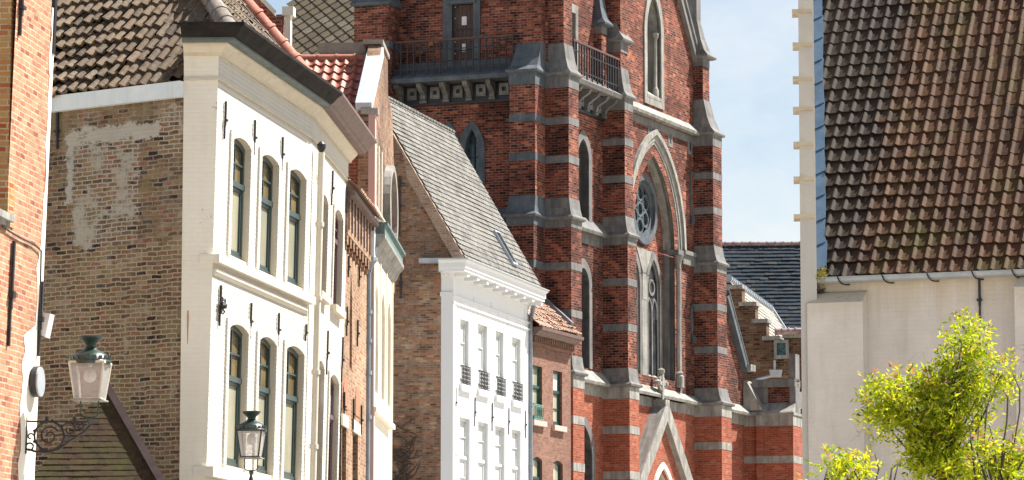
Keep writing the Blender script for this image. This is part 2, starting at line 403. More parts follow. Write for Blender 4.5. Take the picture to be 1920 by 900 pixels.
M['sash_purple'] = simple('sash_purple', (.11,.06,.075), .4)
M['sash_emerald'] = simple('sash_emerald', (.01,.07,.045), .35)
M['amber'] = glass('glass_amber', (.20,.145,.065), (.13,.095,.045), .12)
M['pale'] = glass('glass_pale', (.36,.34,.25), (.26,.26,.20), .1, .8)
M['gpale'] = glass('glass_curtain', (.55,.58,.57), (.42,.46,.46), .12)
M['gdark'] = glass('glass_dark', (.02,.022,.025), (.05,.055,.06), .1)
M['gteal'] = glass('glass_teal', (.02,.05,.06), (.05,.11,.12), .25, 8)
M['fascia'] = plain('fascia_white', (.62,.68,.70), (.72,.76,.76), 4, .5, .1, streak=.25)
M['zinc'] = plain('zinc', (.30,.33,.36), (.42,.45,.48), 3, .45, .15, .5, .3)
M['zinc_dark'] = plain('zinc_dark', (.10,.11,.14), (.16,.17,.2), 3, .5, .15)
M['lead_sky_tint'] = plain('lead_sky_tint', (.03,.07,.13), (.055,.105,.17), 4, .5, .3, streak=.3)  # sky reflection on the lead put into its base colour
M['lead_white'] = plain('lead_white', (.30,.34,.40), (.40,.44,.48), 4, .5, .2, streak=.3)
M['copper'] = plain('copper_green', (.07,.13,.125), (.14,.20,.19), 6, .6, .2, streak=.5)
M['pipe_grey'] = plain('pipe_grey', (.15,.19,.23), (.22,.26,.3), 4, .4, .1)
M['pipe_cream'] = plain('pipe_cream', (.56,.51,.42), (.60,.56,.48), 4, .5, .1)
M['t_brown'] = tilemat('pantile_brown', [(.06,.040,.024), (.13,.090,.055), (.18,.125,.078), (.10,.066,.042), (.17,.13,.09)], (.22,.17,.04), .12, dirt=.6)
M['t_red'] = tilemat('pantile_red', [(.26,.075,.05), (.34,.11,.07), (.30,.095,.06), (.38,.15,.10)], None, dirt=.25, gloss=.5, rough=.45)
M['t_ridge'] = tilemat('ridge_tile_red', [(.30,.095,.06), (.38,.15,.10), (.34,.13,.09)], (.38,.3,.27), .25, dirt=.35)
M['t_mortar'] = tilemat('ridge_mortar', [(.15,.12,.10), (.25,.21,.175), (.22,.15,.115)], (.2,.2,.18), .4, dirt=.6)
M['t_grey'] = tilemat('tile_grey', [(.085,.085,.08), (.150,.146,.137), (.20,.193,.178), (.125,.121,.112)], (.13,.125,.09), .15, dirt=.6, rough=.8)
M['t_orange'] = tilemat('tile_orange', [(.30,.13,.08), (.40,.24,.17), (.34,.19,.13), (.26,.2,.15)], (.2,.2,.16), .3, dirt=.5)
M['t_plain'] = tilemat('tile_plain_mossy', [(0.027,0.015,0.008), (0.051,0.026,0.013), (0.072,0.035,0.018), (0.039,0.022,0.011)], (.050,.045,.008), .5, dirt=.6)
M['t_diamond'] = tilemat('slate_diamond', [(.105,.080,.050), (.15,.122,.083), (.125,.095,.055), (.18,.155,.115)], None, dirt=.5)
M['t_diamond_edge'] = simple('slate_dark_joint', (.05,.045,.04), .8)  # dark backing showing in the joints between the diamond slates
M['t_slate'] = tilemat('slate_blue', [(.016,.026,.038), (.028,.040,.056), (.022,.032,.045), (.050,.052,.055)], (.06,.04,.02), .1, dirt=.5, gloss=.1)
M['t_pale'] = tilemat('slate_pale', [(.27,.26,.225), (.34,.325,.285), (.24,.23,.20)], None, dirt=.25)
M['wood'] = plain('wood_dark', (.06,.035,.03), (.10,.06,.05), 5, .6, .3, streak=.5)
M['paper'] = simple('paper_white', (.7,.68,.68), .7)
M['rust'] = simple('rust_stain', (.5,.3,.18), .9)
# ================================================================== shared builders
def anchor(fr, u, v0, v1, parent, w=.035, fancy=False, name='wall_anchor'):
    s, z1 = fr.sz(u, v0); z0 = fr.H(u, v1); mb = MB(); h = z1-z0
    mb.box(fr, s-w/2, s+w/2, z0+h*.35, z1, .015, .05); mb.box(fr, s-w*.35, s+w*.35, z0, z0+h*.35, .01, .04)
    mb.box(fr, s-w*1.1, s+w*1.1, z0+h*.46, z0+h*.52, .02, .075)
    if fancy:
        for k in (-1, 1):
            mb.tube([fr.p(s+k*.03, z0+h*.5, .06), fr.p(s+k*.11, z0+h*.58, .08), fr.p(s+k*.08, z0+h*.68, .08), fr.p(s+k*.02, z0+h*.63, .06)], .018, 6)
            mb.tube([fr.p(s+k*.03, z0+h*.42, .06), fr.p(s+k*.10, z0+h*.36, .08), fr.p(s+k*.05, z0+h*.3, .06)], .016, 6)
        mb.lathe(fr.p(s, z0+h*.5, .08), [(.05, -.05), (.07, 0), (.03, .06)], 8)
    mb.build(name, M['black'], parent)
def bars(mb, fr, segs, w, d0, d1, m=0):
    for (a, z, b, y) in segs:
        if abs(a-b) < 1e-6: mb.box(fr, a-w/2, a+w/2, min(z, y), max(z, y), d0, d1, m)
        else: mb.box(fr, min(a, b), max(a, b), z-w/2, z+w/2, d0, d1, m)
def sash(fr, lp, parent, depth, frame, glasses, split=.6, upper=(2, 2), fw=.07, sill=None, lower_bars=0, name='window'):
    """joinery in an opening: outer frame ring, transom, glazing bars; two panes"""
    s0, s1 = lp[0][0], lp[1][0]; z0 = lp[0][1]; z1 = max(z for _, z in lp); zs = lp[2][1]
    c = (s0+s1)/2; H = z1-z0
    inner = [(c+(a-c)*(1-2*fw/(s1-s0)), z0+fw+(z-z0)*(1-2*fw/H)) for a, z in lp]
    mb = MB(); mb.ring(fr, inner, lp, -depth-.04, -depth+.03)
    zt = z0+H*split
    mb.box(fr, s0+.01, s1-.01, zt-.045, zt+.045, -depth-.03, -depth+.05)
    if upper[0] > 1:
        for i in range(1, upper[0]): x = s0+(s1-s0)*i/upper[0]; mb.box(fr, x-.018, x+.018, zt, z1-.06, -depth-.02, -depth+.02)
    for i in range(1, upper[1]): y = zt+(zs+.05-zt)*i/upper[1]; mb.box(fr, s0+fw, s1-fw, y-.016, y+.016, -depth-.02, -depth+.021)
    for i in range(1, lower_bars+1): y = z0+(zt-z0)*i/(lower_bars+1); mb.box(fr, s0+fw, s1-fw, y-.016, y+.016, -depth-.02, -depth+.02)
    # casement inside the lower light
    mb.ring(fr, rect(s0+fw+.05, s1-fw-.05, z0+fw+.06, zt-.10), rect(s0+fw, s1-fw, z0+fw, zt-.045), -depth-.02, -depth+.015)
    w = mb.build(name, frame, parent)
    g = MB(); g.poly([fr.p(a, z, -depth-.015) for a, z in [(s0, zt), (s1, zt)]+[q for q in lp[2:]]]); g.build('pane', glasses[0], w)
    g = MB(); g.poly([fr.p(a, z, -depth-.015) for a, z in rect(s0, s1, z0, zt)]); g.build('pane', glasses[1], w)
    return w
def path_px(fr, *us): return
def pipe(pts, r, mat, parent, name='downpipe', collars=()):
    mb = MB(); mb.tube(pts, r, 10)
    for z in collars:
        for a, b in zip(pts[:-1], pts[1:]):
            if min(a.z, b.z) < z < max(a.z, b.z):
                k = (z-a.z)/(b.z-a.z); q = a+(b-a)*k; mb.lathe(q, [(r*1.35, -.04), (r*1.35, .04)], 10)
    return mb.build(name, mat, parent, smooth=True)
# ================================================================== ground, street
mb = MB(); mb.poly([(-700, -60, 0), (700, -60, 0), (700, 1400, 0), (-700, 1400, 0)])
g = mb.build('ground', plain('earth', (.34, .31, .26), (.42, .38, .32), .3, .95)); g['kind'] = 'structure'
mb = MB(); mb.poly([(-4.2, -20, .004), (3.6, -20, .004), (4.6, 60, .004), (-4.4, 60, .004)]); mb.poly([(-4.4, 60, .004), (4.6, 60, .004), (9, 112, .004), (-1.5, 112, .004)])
tm = NT('cobbles'); uvs = tm.uv(); bb = tm.node('ShaderNodeTexBrick', {'Vector': uvs, 'Color1': (.34, .31, .28, 1), 'Color2': (.44, .41, .37, 1), 'Mortar': (.24, .22, .19, 1), 'Scale': 1.0, 'Brick Width': .16, 'Row Height': .11, 'Mortar Size': .01})
tm.out(bb.outputs['Color'], .8, bb.outputs['Fac'], .3)
g = mb.build('road', tm.m); g['kind'] = 'structure'
mb = MB()
for pts in ([(-4.2, -20), (-4.4, 60), (-6, 60), (-6, -20)], [(3.6, -20), (4.6, 60), (6, 60), (6, -20)]):
    if pts[0][0] > 0: pts = pts[::-1]
    mb.hexa([V((x, y, -.05)) for x, y in pts], [V((x, y, .13)) for x, y in pts])
g = mb.build('pavement', plain('paving', (.28, .26, .23), (.36, .33, .3), 2, .9)); g['kind'] = 'structure'

# ================================================================== left brick house (edge of the photograph)
L = Frame(at(22, 200, 45.0), 7.6, .03)          # s=0 at its near upper corner
LBr = thing('brick_house', 'tall orange brick house at the left edge with rusty iron wall ties, sunlit side', 'house', L.p(0, 0))
e_top = L.S(97, 5); e_bot = L.S(64, 880)
zc = L.H(12, 408); s_low = -7.0
zt = L.H(60, -160)
mb = MB(); mb.wall(L, [(s_low, 0), (e_bot, 0), (e_bot, L.H(64, 880)), (e_top, zt-1), (e_top, zt), (0, zt), (0, zc), (s_low, zc)])
mb.build('wall', M['orange'], LBr)
Lside = L.shifted(0, 98, .0)
mb = MB(); mb.box(Frame(L.p(0, 8), 98), -3.2, -.002, zc-.1, zt, -.3, 0)
mb.build('side_wall', brick('brick_orange_shade', [(.30, .08, .03), (.42, .20, .07), (.40, .24, .09), (.36, .12, .05)], (.50, .40, .26), .075, .23, .011, .6), LBr)
mb = MB(); mb.box(L, s_low, .04, zc-.06, zc+.03, -1.2, .10); mb.box(L, s_low, .0, zc-.12, zc-.06, -.8, .05)
mb.build('ledge', M['stone_light'], LBr)
# ragged lime-washed edge and the far return of the house
mb = MB(); n = 46; prev = None
for i in range(n+1):
    z = 2+(zt-3)*i/n; k = max(0, (e_top-e_bot)*(z-L.H(64, 880))/(L.H(97, 5)-L.H(64, 880)))+e_bot
    wdt = (.75 if z < 6.2 else .28 if z < 7.2 else .14)+random.uniform(-.05, .1)
    cur = (L.p(k-wdt, z, .006), L.p(k+.012, z, .006), L.p(k+.012, z, -.3))
    if prev: mb.poly([prev[0], prev[1], cur[1], cur[0]]); mb.poly([prev[1], prev[2], cur[2], cur[1]])
    prev = cur
mb.build('limewashed_edge', M['stonewhite'], LBr)
mb = MB(); mb.wall(L, rect(0, e_bot, 0, .4), d=.06); mb.build('plinth', M['stone'], LBr)
fb = Frame(L.p(e_bot-.1, 8), -82, 0)
mb = MB(); mb.hexa([L.p(s_low, 0, -.3), L.p(e_bot, 0, -.3), L.p(e_bot, 0, -6), L.p(s_low, 0, -6)], [L.p(s_low, zc, -.3), L.p(e_bot, zc, -.3), L.p(e_bot, zc, -6), L.p(s_low, zc, -6)])
mb.hexa([L.p(0, zc, -.3), L.p(e_bot, zc, -.3), L.p(e_bot, zc, -6), L.p(0, zc, -6)], [L.p(0, zt, -.3), L.p(e_bot, zt, -.3), L.p(e_bot, zt, -6), L.p(0, zt, -6)])
mb.build('rear_wall', M['orange2'], LBr)
anchor(L, 39, -40, 70, LBr, .07); anchor(L, 22, 452, 652, LBr, .06)
anchor(L, 75, 528, 670, LBr, .06)
mb = MB(); pts = [L.p(*L.sz(u, v), .03) for u, v in ((0, 424), (14, 434), (38, 448), (60, 458), (73, 470), (72, 520), (70, 600), (69, 660))]
mb.tube(pts, .012, 6); mb.build('cable', M['black'], LBr)
mb = MB(); q = L.S(97, 40); mb.tube([L.p(q+.1, L.H(97, 100), -.02), L.p(q+.1, zt, -.02)], .06, 8); mb.build('downpipe', M['black'], LBr, smooth=True)
# box and plaque on the wall
s, z = L.sz(76, 614); bx_ = L.p(s, z)
jb = MB(); a0 = .02; fr_ = Frame(L.p(s, z), 98)
jb.hexa([fr_.p(a, zz, d) for a, zz, d in ((.0, z-.10, -.1), (.10, z-.14, -.1), (.10, z-.14, .12), (.0, z-.10, .12))], [fr_.p(a, zz, d) for a, zz, d in ((.0, z+.20, -.1), (.16, z+.17, -.1), (.16, z+.17, .12), (.0, z+.20, .12))])
tag(jb.build('alarm_box', simple('box_white', (.7, .68, .66), .4), origin=L.p(s, z)), 'small white alarm box on the edge of the orange brick wall above the lamp', 'alarm box')
s, z = L.sz(60, 716); ax = L.n; q = Frame(L.p(s, z), L.az, 0); q.O = L.p(s, z); rt = thing('wall_plaque', 'round pale grey disc with dark rim fixed to orange brick wall above the scroll bracket', 'plaque', L.p(s, z, .02))
for (rr, d0, d1, mt, nm) in ((.205, .03, .10, 'black', 'rim'), (.195, .10, .125, 'zinc', 'face')):
    mb = MB(); lp = circle(0, 0, rr); mb.prism(q, lp, d0, d1); mb.build(nm, M[mt], rt)

# ================================================================== lanterns
def lantern(root, C, k, frame_mat, cap_mat, lit_col):
    """C: centre of the underside frame, k: scale"""
    C = V(C)
    def P(x, y, z): return C+V((x, y, z))*k
    w1, w0, h = .245, .175, .52
    a45 = R(38)
    def corner(i, r, z): a = a45+PI/2*i; return P(r*1.414*cos(a), r*1.414*sin(a), z)
    mb = MB()
    for i in range(4):
        mb.bar(corner(i, w0, 0), corner(i, w1, h), .022*k, .022*k); mb.bar(corner(i, w0, .005), corner(i+1, w0, .005), .03*k, .03*k); mb.bar(corner(i, w1, h), corner(i+1, w1, h), .03*k, .03*k)
    fr = mb.build('lantern_frame', frame_mat, root)
    mb = MB(); b = [corner(i, w0+.045, -.02) for i in range(4)]; t = [corner(i, w0+.045, .0) for i in range(4)]; mb.hexa(b, t); mb.build('base_plate', M['stone_light'], root)
    for i in range(4):
        mb = MB(); mb.poly([corner(i, w0-.004, 0), corner(i+1, w0-.004, 0), corner(i+1, w1-.004, h), corner(i, w1-.004, h)])
        mb.build('glass_pane', lit_col, root)
    mb = MB(); mb.lathe(P(0, 0, .34), [(.01*k, -.1*k), (.07*k, -.07*k), (.095*k, 0), (.07*k, .075*k), (.03*k, .12*k), (.03*k, .2*k)], 14); mb.build('bulb', simple('bulb_white', (.85, .83, .78), .3), root, smooth=True)
    mb = MB()
    prof = [(.37, .50), (.385, .535), (.36, .57), (.34, .61), (.27, .66), (.16, .70), (.12, .725), (.10, .76), (.12, .80), (.20, .855), (.225, .875), (.225, .90), (.05, .915)]
    mb.lathe(P(0, 0, 0), [(r*k*.78, z*k) for r, z in prof], 20)
    cap = mb.build('cap', cap_mat, root, smooth=True)
    mb = MB()
    for i in range(20):
        a = 2*PI*i/20; r = .285*k; hh = .075 if i % 5 else .12
        mb.obox(P(0, 0, .575)+V((cos(a)*r, sin(a)*r, 0)), V((-sin(a), cos(a), 0))*.028*k, V((cos(a), sin(a), .3))*.006*k, V((cos(a)*.25, sin(a)*.25, 1))*hh*.5*k)
    mb.build('crown', cap_mat, cap)
    mb = MB()
    for sx in (-1, 1):
        mb.tube([P(sx*.13, 0, -.01), P(sx*.12, 0, -.12), P(sx*.13, 0, -.2), P(sx*.10, 0, -.24), P(0, 0, -.26)], .012*k, 6)
    mb.lathe(P(0, 0, -.36), [(.02*k, 0), (.035*k, .04*k), (.045*k, .09*k), (.02*k, .12*k)], 10)
    mb.build('cradle', cap_mat, root)
lamp_green = plain('lamp_green', (.006, .022, .017), (.02, .04, .033), 8, .35, .2, .6)
lg = NT('lantern_glass'); pg = lg.pos(); lg.out(lg.mix(lg.noise(pg, 9, 2), (.62, .60, .58), (.50, .49, .49)), .15); lg.b.inputs['Alpha'].default_value = .42
lamp1 = thing('wall_lamp', 'green capped glass lantern on black scroll bracket from the orange brick wall', 'street lamp', L.p(*L.sz(48, 790)), 'green capped street lanterns')
w0 = L.p(*L.sz(49, 790), 0); zB = w0.z
Cx = at(169, 750, w0.y+0.15); ctr = V((Cx.x, w0.y+.1, Cx.z))
lantern(lamp1, ctr, .92, simple('lantern_white', (.62, .57, .47), .5), lamp_green, lg.m)
mb = MB(); dv = V((ctr.x-w0.x, ctr.y-w0.y, 0)); Lh = dv.length; e = dv.normalized()
def BP(x, z): return w0+e*x+Z*z
mb.bar(BP(-.02, 0), BP(Lh, 0), .022, .022)
def spiral(c, r0, r1, a0, a1, n=22, t=.014):
    mb.tube([BP(c[0]+(r0+(r1-r0)*i/n)*cos(a0+(a1-a0)*i/n), c[1]+(r0+(r1-r0)*i/n)*sin(a0+(a1-a0)*i/n)) for i in range(n+1)], t, 6)
spiral((.30, -.19), .19, .19, 0, 2*PI, 26, .016); spiral((.30, -.19), .13, .03, .5, 9.5, 34, .013)
spiral((.56, -.10), .10, .03, PI, -4, 22, .012); spiral((.70, -.06), .06, .02, PI, -4, 16, .010)
spiral((.06, -.20), .05, .02, 0, 5, 12, .012); spiral((.05, -.33), .05, .045, 0, 6.2, 12, .014)
mb.tube([BP(.03, -.36), BP(.12, -.39), BP(.28, -.40), BP(.42, -.36), BP(.58, -.24), BP(.75, -.13), BP(.84, -.03)], .016, 7)
mb.bar(BP(0, -.42), BP(0, .06), .03, .03)
for x in (.26, .62): mb.lathe(BP(x, .01), [(.01, -.04), (.03, -.02), (.03, .03), (.012, .06)], 8)
for i in range(9):
    a = i*.7; q = BP(.30+.2*cos(a), -.19+.2*sin(a)); mb.obox(q, V((.018, 0, .01)), V((0, .012, 0)), V((-.006, 0, .018)))
mb.build('bracket', M['black'], lamp1)
c2 = at(471, 858, 50.0); lamp2 = thing('street_lamp', 'smaller green capped lantern on a post in front of the white painted house', 'street lamp', (c2.x, c2.y, 0), 'green capped street lanterns')
lantern(lamp2, c2, .72, M['black'], lamp_green, lg.m)
mb = MB(); mb.lathe((c2.x, c2.y, 0), [(.16, 0), (.16, .25), (.10, .35), (.07, .9), (.055, 1.0), (.045, c2.z-.45), (.06, c2.z-.4), (.02, c2.z-.26)], 12); mb.build('post', lamp_green, lamp2, smooth=True)

# ================================================================== white painted house with brown brick side
A = Frame(at(399, 480, 57.0), 10.3, .02)
AL = lambda u, v: A.S(u, v)
sC = A.S(581, 400)
A2 = Frame(A.p(sC, 8), 4.0, .02)
sD = A2.S(651, 400)
WH = thing('painted_house', 'white painted brick house with dark gutter, tall green sash windows and brown brick side', 'house', A.p(0, 0))
ztop = A.H(415, 86)
z_g0 = ztop; z_g1 = ztop+.32
# return face: from corner towards the left, facing the viewer
Rt = Frame(A.p(0, 8), 91, 0)
# upper end point of the return on the far left
uL = at(341, 480, 1); sR = Rt.S(341, 480)
side_O = Rt.p(sR, 8); B = Frame(side_O, 124, 0)          # brown wall: s<0 to the left
zf1 = B.H(343, 153); zf0 = B.H(343, 183)
# --- openings
ups, lows = [], []
for (u0, u1, uc, vc, vb) in ((431, 464.5, 446, 257, 478), (485.5, 518, 500, 289.5, 506), (538.5, 570, 553, 317.5, 528)):
    s0, s1 = A.S(u0, 400), A.S(u1, 400); zt_ = A.H(uc, vc); zb = A.H(u0, vb)
    ups.append(segmental(s0, s1, zb, zt_-.095, .095))
for (u0, u1, uc, vc, vb) in ((424, 459.5, 440, 607, 870), (481, 513, 494, 630, 0), (532, 565.5, 547, 648, 0)):
    s0, s1 = A.S(u0, 750), A.S(u1, 750); zt_ = A.H(uc, vc); zb = A.H(424, 872)
    lows.append(segmental(s0, s1, zb, zt_-.095, .095))
mb = MB(); mb.wall(A, [(0, 0), (sC, 0), (sC, ztop), (0, ztop)], ups+lows, reveal=.34, m=0, mr=1)
mb.build('wall', [M['white'], M['cream_plain']], WH)  # window reveals: cream shade tone put into their colour
a2u, a2l = [], []
for (u0, u1, uc, vc, vb) in ((597, 611, 603, 360, 548), (624, 640, 631, 390, 574)):
    s0, s1 = A2.S(u0, 450), A2.S(u1, 450); a2u.append(segmental(s0, s1, A2.H(u0, vb), A2.H(uc, vc)-.14, .12))
for (u0, u1, uc, vc) in ((590, 604, 596, 672), (615, 632.5, 622, 699)):
    s0, s1 = A2.S(u0, 750), A2.S(u1, 750); a2l.append(segmental(s0, s1, A2.H(590, 905)-.6, A2.H(uc, vc)-.14, .12))
mb = MB(); mb.wall(A2, [(0, 0), (sD, 0), (sD, ztop), (0, ztop)], a2u+a2l, reveal=.34, m=0, mr=1)
mb.build('wall', [M['white'], M['cream_plain']], WH)
for lp in ups+lows: 
    w = sash(A, lp, WH, .11, M['sash_green'], (M['amber'], M['pale']), .62, (2, 2), .085)
for lp in a2u: sash(A2, lp, WH, .10, M['sash_purple'], (M['gdark'], M['gdark']), .7, (1, 2), .07)
for lp in a2l: sash(A2, lp, WH, .10, M['sash_purple'], (M['gpale'], M['gdark']), .72, (1, 1), .08)
# raised brick surrounds
mb = MB()
for fr, lps in ((A, ups+lows), (A2, a2u+a2l)):
    for lp in lps:
        s0, s1, z0_, zs_ = lp[0][0], lp[1][0], lp[0][1], lp[2][1]; h_ = max(z for _, z in lp)-zs_; gx = .16 if fr is A else .12
        out = segmental(s0-gx, s1+gx, z0_, zs_+.14, h_+.12); mb.ring(fr, lp, out, 0, .035, open_bottom=True)
pieces(mb, 'window_surround', M['white'], WH)
# rectangular return face
zt2 = ztop
mb = MB(); fR = Rt
b0, b1 = A.p(0, 0), A.p(0, ztop)
mb.poly([side_O-Z*8, b0, b1, V((side_O.x, side_O.y, ztop))]); 
mb.poly([V((side_O.x, side_O.y, zf1-.3)), V((side_O.x, side_O.y, ztop)), V((side_O.x-.3, side_O.y+2.6, ztop)), V((side_O.x-.3, side_O.y+2.6, zf1-.3))])
mb.build('corner_wall', M['cream'], WH)  # return of the white wall, its cream shade tone put into the paint
# brown side wall
def ub(s): return B.O.dot(B.t)+s
sp = [B.S(u, 400) for u in (125, 140, 262, 300, 341)]
hz = lambda v: B.H(220, v)
BROWN = brick('brick_side_brown', [(0.041,0.027,0.025), (0.164,0.096,0.058), (0.256,0.177,0.089), (0.123,0.066,0.048), (0.276,0.193,0.104), (0.236,0.091,0.058), (0.318,0.238,0.142)], (.36,.315,.235), .075, .215, .012, 1.0, patch=.38, patchcol=(.22,.17,.09), bs=.8, wob=.028, efflor=.3,
    box=[(ub(sp[0]), ub(sp[0])+.16, hz(370), hz(235), .66, (.45,.43,.37)), (ub(sp[0]), ub(sp[3]), hz(262), hz(232), .66, (.46,.43,.36)), (ub(sp[1]), ub(sp[2]), hz(456), hz(262), .34, (.42,.39,.32)), (ub(sp[3]), ub(sp[4]), hz(300), hz(205), .28, (.42,.39,.32)), (ub(sp[1])-.9, ub(sp[4]), hz(900), hz(460), .10, (.42,.36,.25))], soot=.25)
mb = MB(); mb.wall(B, rect(-8.5, 0, 0, zf0+.05)); mb.build('side_wall', BROWN, WH)
mb = MB(); mb.box(B, -8.5, -.003, zf0, zf1, -.02, .11); mb.build('fascia', M['fascia'], WH)
anchor(B, 110, 212, 280, WH, .04)
# cornice and gutter, following the bend
def hp(fr, s, d=0): q = fr.p(s, ztop, d); return V((q.x, q.y, ztop))
path = [V((side_O.x, side_O.y, ztop)), hp(A, 0), hp(A, sC), hp(A2, sD)]
mb = MB(); mb.sweep(path, [(-.05, -.19), (.05, -.19), (.07, -.14), (.15, -.06), (.18, -.02), (.18, 0), (-.05, 0)]); mb.build('cornice', M['cream_plain'], WH)
mb = MB(); mb.sweep(path[:3], [(-.1, .0), (.30, .0), (.32, .02), (.32, .06), (-.1, .06)], 1)
mb.sweep(path[:3], [(-.1, .06), (.36, .06), (.40, .10), (.46, .17), (.54, .22), (.54, .27), (.48, .27), (.42, .16), (-.1, .16)], 0)
mb.build('gutter', [M['gut_dark'], M['gut_soffit']], WH)
mb = MB(); p3 = hp(A2, sD+.12)
mb.sweep([path[2], p3], [(-.1, .0), (.30, .0), (.34, .06), (-.1, .06)], 1)
mb.sweep([path[2], p3], [(-.1, .06), (.36, .06), (.40, .10), (.46, .17), (.54, .22), (.54, .27), (.48, .27), (.42, .16), (-.1, .16)], 0)
mb.build('gutter', [M['gut_red'], M['gut_red']], WH)
# string courses and sills
zfr = A.H(408, 147); mb = MB()
mb.sweep([V((q.x, q.y, zfr)) for q in path], [(0, -.02), (.03, -.02), (.03, .02), (0, .02)]); mb.build('frieze_moulding', M['cream_plain'], WH)
for (v_, thick, nm) in ((477, .13, 'sill'), (877, .16, 'sill')):
    zz = A.H(399, v_); mb = MB()
    mb.box(A, -.06, (A.S(580, 560) if v_ < 600 else sC)-.05, zz-thick, zz, -.2, .13); mb.build(nm, M['cream'], WH)
zz = A.H(399, 503); mb = MB(); mb.box(A, .05, A.S(572, 560), zz-.05, zz, 0, .06); mb.box(A, .05, A.S(572, 560), zz-.10, zz-.05, 0, .03); mb.build('moulding', M['cream'], WH)
for lp in a2u+a2l:
    mb = MB(); mb.box(A2, lp[0][0]-.12, lp[1][0]+.1, lp[0][1]-.13, lp[0][1], -.2, .12); mb.build('sill', M['cream_plain'], WH)
for (u, v0, v1) in ((420, 190, 262), (475, 225, 292), (527, 257, 322)): anchor(A, u, v0, v1, WH)
for (u, v0, v1) in ((468, 568, 637), (520, 587, 650), (571, 608, 640)): anchor(A, u, v0, v1, WH)
anchor(A, 411, 535, 612, WH, .045, True)
for (u, v0, v1) in ((595, 302, 348), (621, 320, 387), (648, 350, 402), (590.5, 597, 678), (612, 620, 704), (640, 632, 718)): anchor(A2, u, v0, v1, WH)
q = A.sz(585, 300); pz = A.S(585, 500)
pipe([A.p(pz, A.H(585, 283), .12), A.p(pz, .2, .12)], .06, M['pipe_cream'], WH, collars=[A.H(585, v) for v in (420, 560, 700, 840)])
mb = MB(); mb.lathe(A.p(pz-.02, A.H(584, 272), .12), [(.03, -.1), (.08, -.02), (.08, .05), (.03, .1)], 10); mb.build('pipe_head', M['black'], WH)
mb = MB(); q = B.sz(220, 560)
s_, z_ = Rt.sz(352, 595)
mb = MB(); mb.wall(Rt, [(s_-.004, z_-.42), (s_+.006, z_-.44), (s_+.02, z_), (s_+.014, z_+.12), (s_-.012, z_+.1), (s_-.012, z_-.1)], d=.004); mb.build('rust_streak', M['rust'], WH)
# roofs
pf = R(50); ps = R(47)
eF = A.t; gF = (-A.n*cos(pf)+Z*sin(pf)); OF = hp(A, 0, .10)+Z*.22
eS = B.t; gS = (-B.n*cos(ps)+Z*sin(ps)); OS = B.p(0, zf1-.02, .06)
nF = eF.cross(gF).normalized(); nS = eS.cross(gS).normalized()
sv = A.S(594, 200, .12)                       # verge position along the eave
hipdir = nS.cross(nF).normalized(); hipdir *= (1 if hipdir.z > 0 else -1)
# a point on both planes
import mathutils
def isect3(p1, n1, p2, n2, p3, n3):
    mt = mathutils.Matrix((n1, n2, n3)); return mt.inverted() @ V((p1.dot(n1), p2.dot(n2), p3.dot(n3)))
hip0 = isect3(OS, nS, OF, nF, V((0, 0, OF.z)), Z)
mb = MB(); tiles(mb, OS-eS*9, eS, gS, 10.5, 8.2, .215, .33, sprof, .07, .055, 6, .010)
hn = hipdir.cross(Z).normalized(); hn = hn if hn.dot(eS) > 0 else -hn
mb.clip([(hip0, hn), (A.p(0, ztop, .05), A.n), (Rt.p(0, 0, -.03), Rt.n)])
mb.poly([OS-eS*9-nS*.04, OS+eS*.1-nS*.04, OS+eS*.1+gS*8-nS*.04, OS-eS*9+gS*8-nS*.04])
mb.clip([(hip0+hn*.01, hn), (A.p(0, ztop, .05), A.n), (Rt.p(0, 0, -.03), Rt.n)])
roofS = mb.build('roof', M['t_brown'], WH)
mb = MB(); tiles(mb, OF-eF*2, eF, gF, sv+2, 8.2, .215, .33, sprof, .05, .03, 6, .006); mb.clip([(hip0, -hn), (A.p(sv, 0), A.t)])
mb.poly([OF-eF*2-nF*.03, OF+eF*sv-nF*.03, OF+eF*sv+gF*8-nF*.03, OF-eF*2+gF*8-nF*.03]); mb.clip([(hip0-hn*.01, -hn)])
mb.build('roof', M['t_brown'], WH)
def ridge_tiles(a, d, L_, r, seg, mat, parent, name='ridge_tiles', collar=.012):
    mb = MB(); n = int(L_/seg)
    for i in range(n):
        p0 = a+d*(i*seg); p1 = a+d*((i+1)*seg+.02)
        mb.tube([p0, p0+d*.05, p0+d*.051, p1], [r+collar, r+collar, r, r*.97], 12, cap=True)
        for k in range(len(mb.r)-(12*3+2), len(mb.r)): mb.r[k] = random.random()
    return mb.build(name, mat, parent, smooth=True)
ridge_tiles(hip0+(nS+nF)*.02, hipdir, 7.5, .16, .40, M['t_mortar'], WH, 'hip_tiles')
ridge_tiles(OF+eF*(sv-.02)+nF*.06, gF, 8, .165, .36, M['t_ridge'], WH, 'verge_tiles', .02)
mb = MB(); 
for off, w_, mt in ((.18, .14, 1), (.36, .10, 0)):
    mb.obox(OF+eF*(sv+off)+gF*4-nF*.06, eF*w_*.5, nF*.03, gF*4.1, mt)
pieces(mb, 'verge_flashing', [M['lead_white'], M['zinc_dark']], WH)
mb = MB(); mb.obox(OF+eF*(sv-.45)+gF*4+nF*.05, eF*.04, nF*.03, gF*4.1); mb.build('verge_mortar', M['t_mortar'], WH)
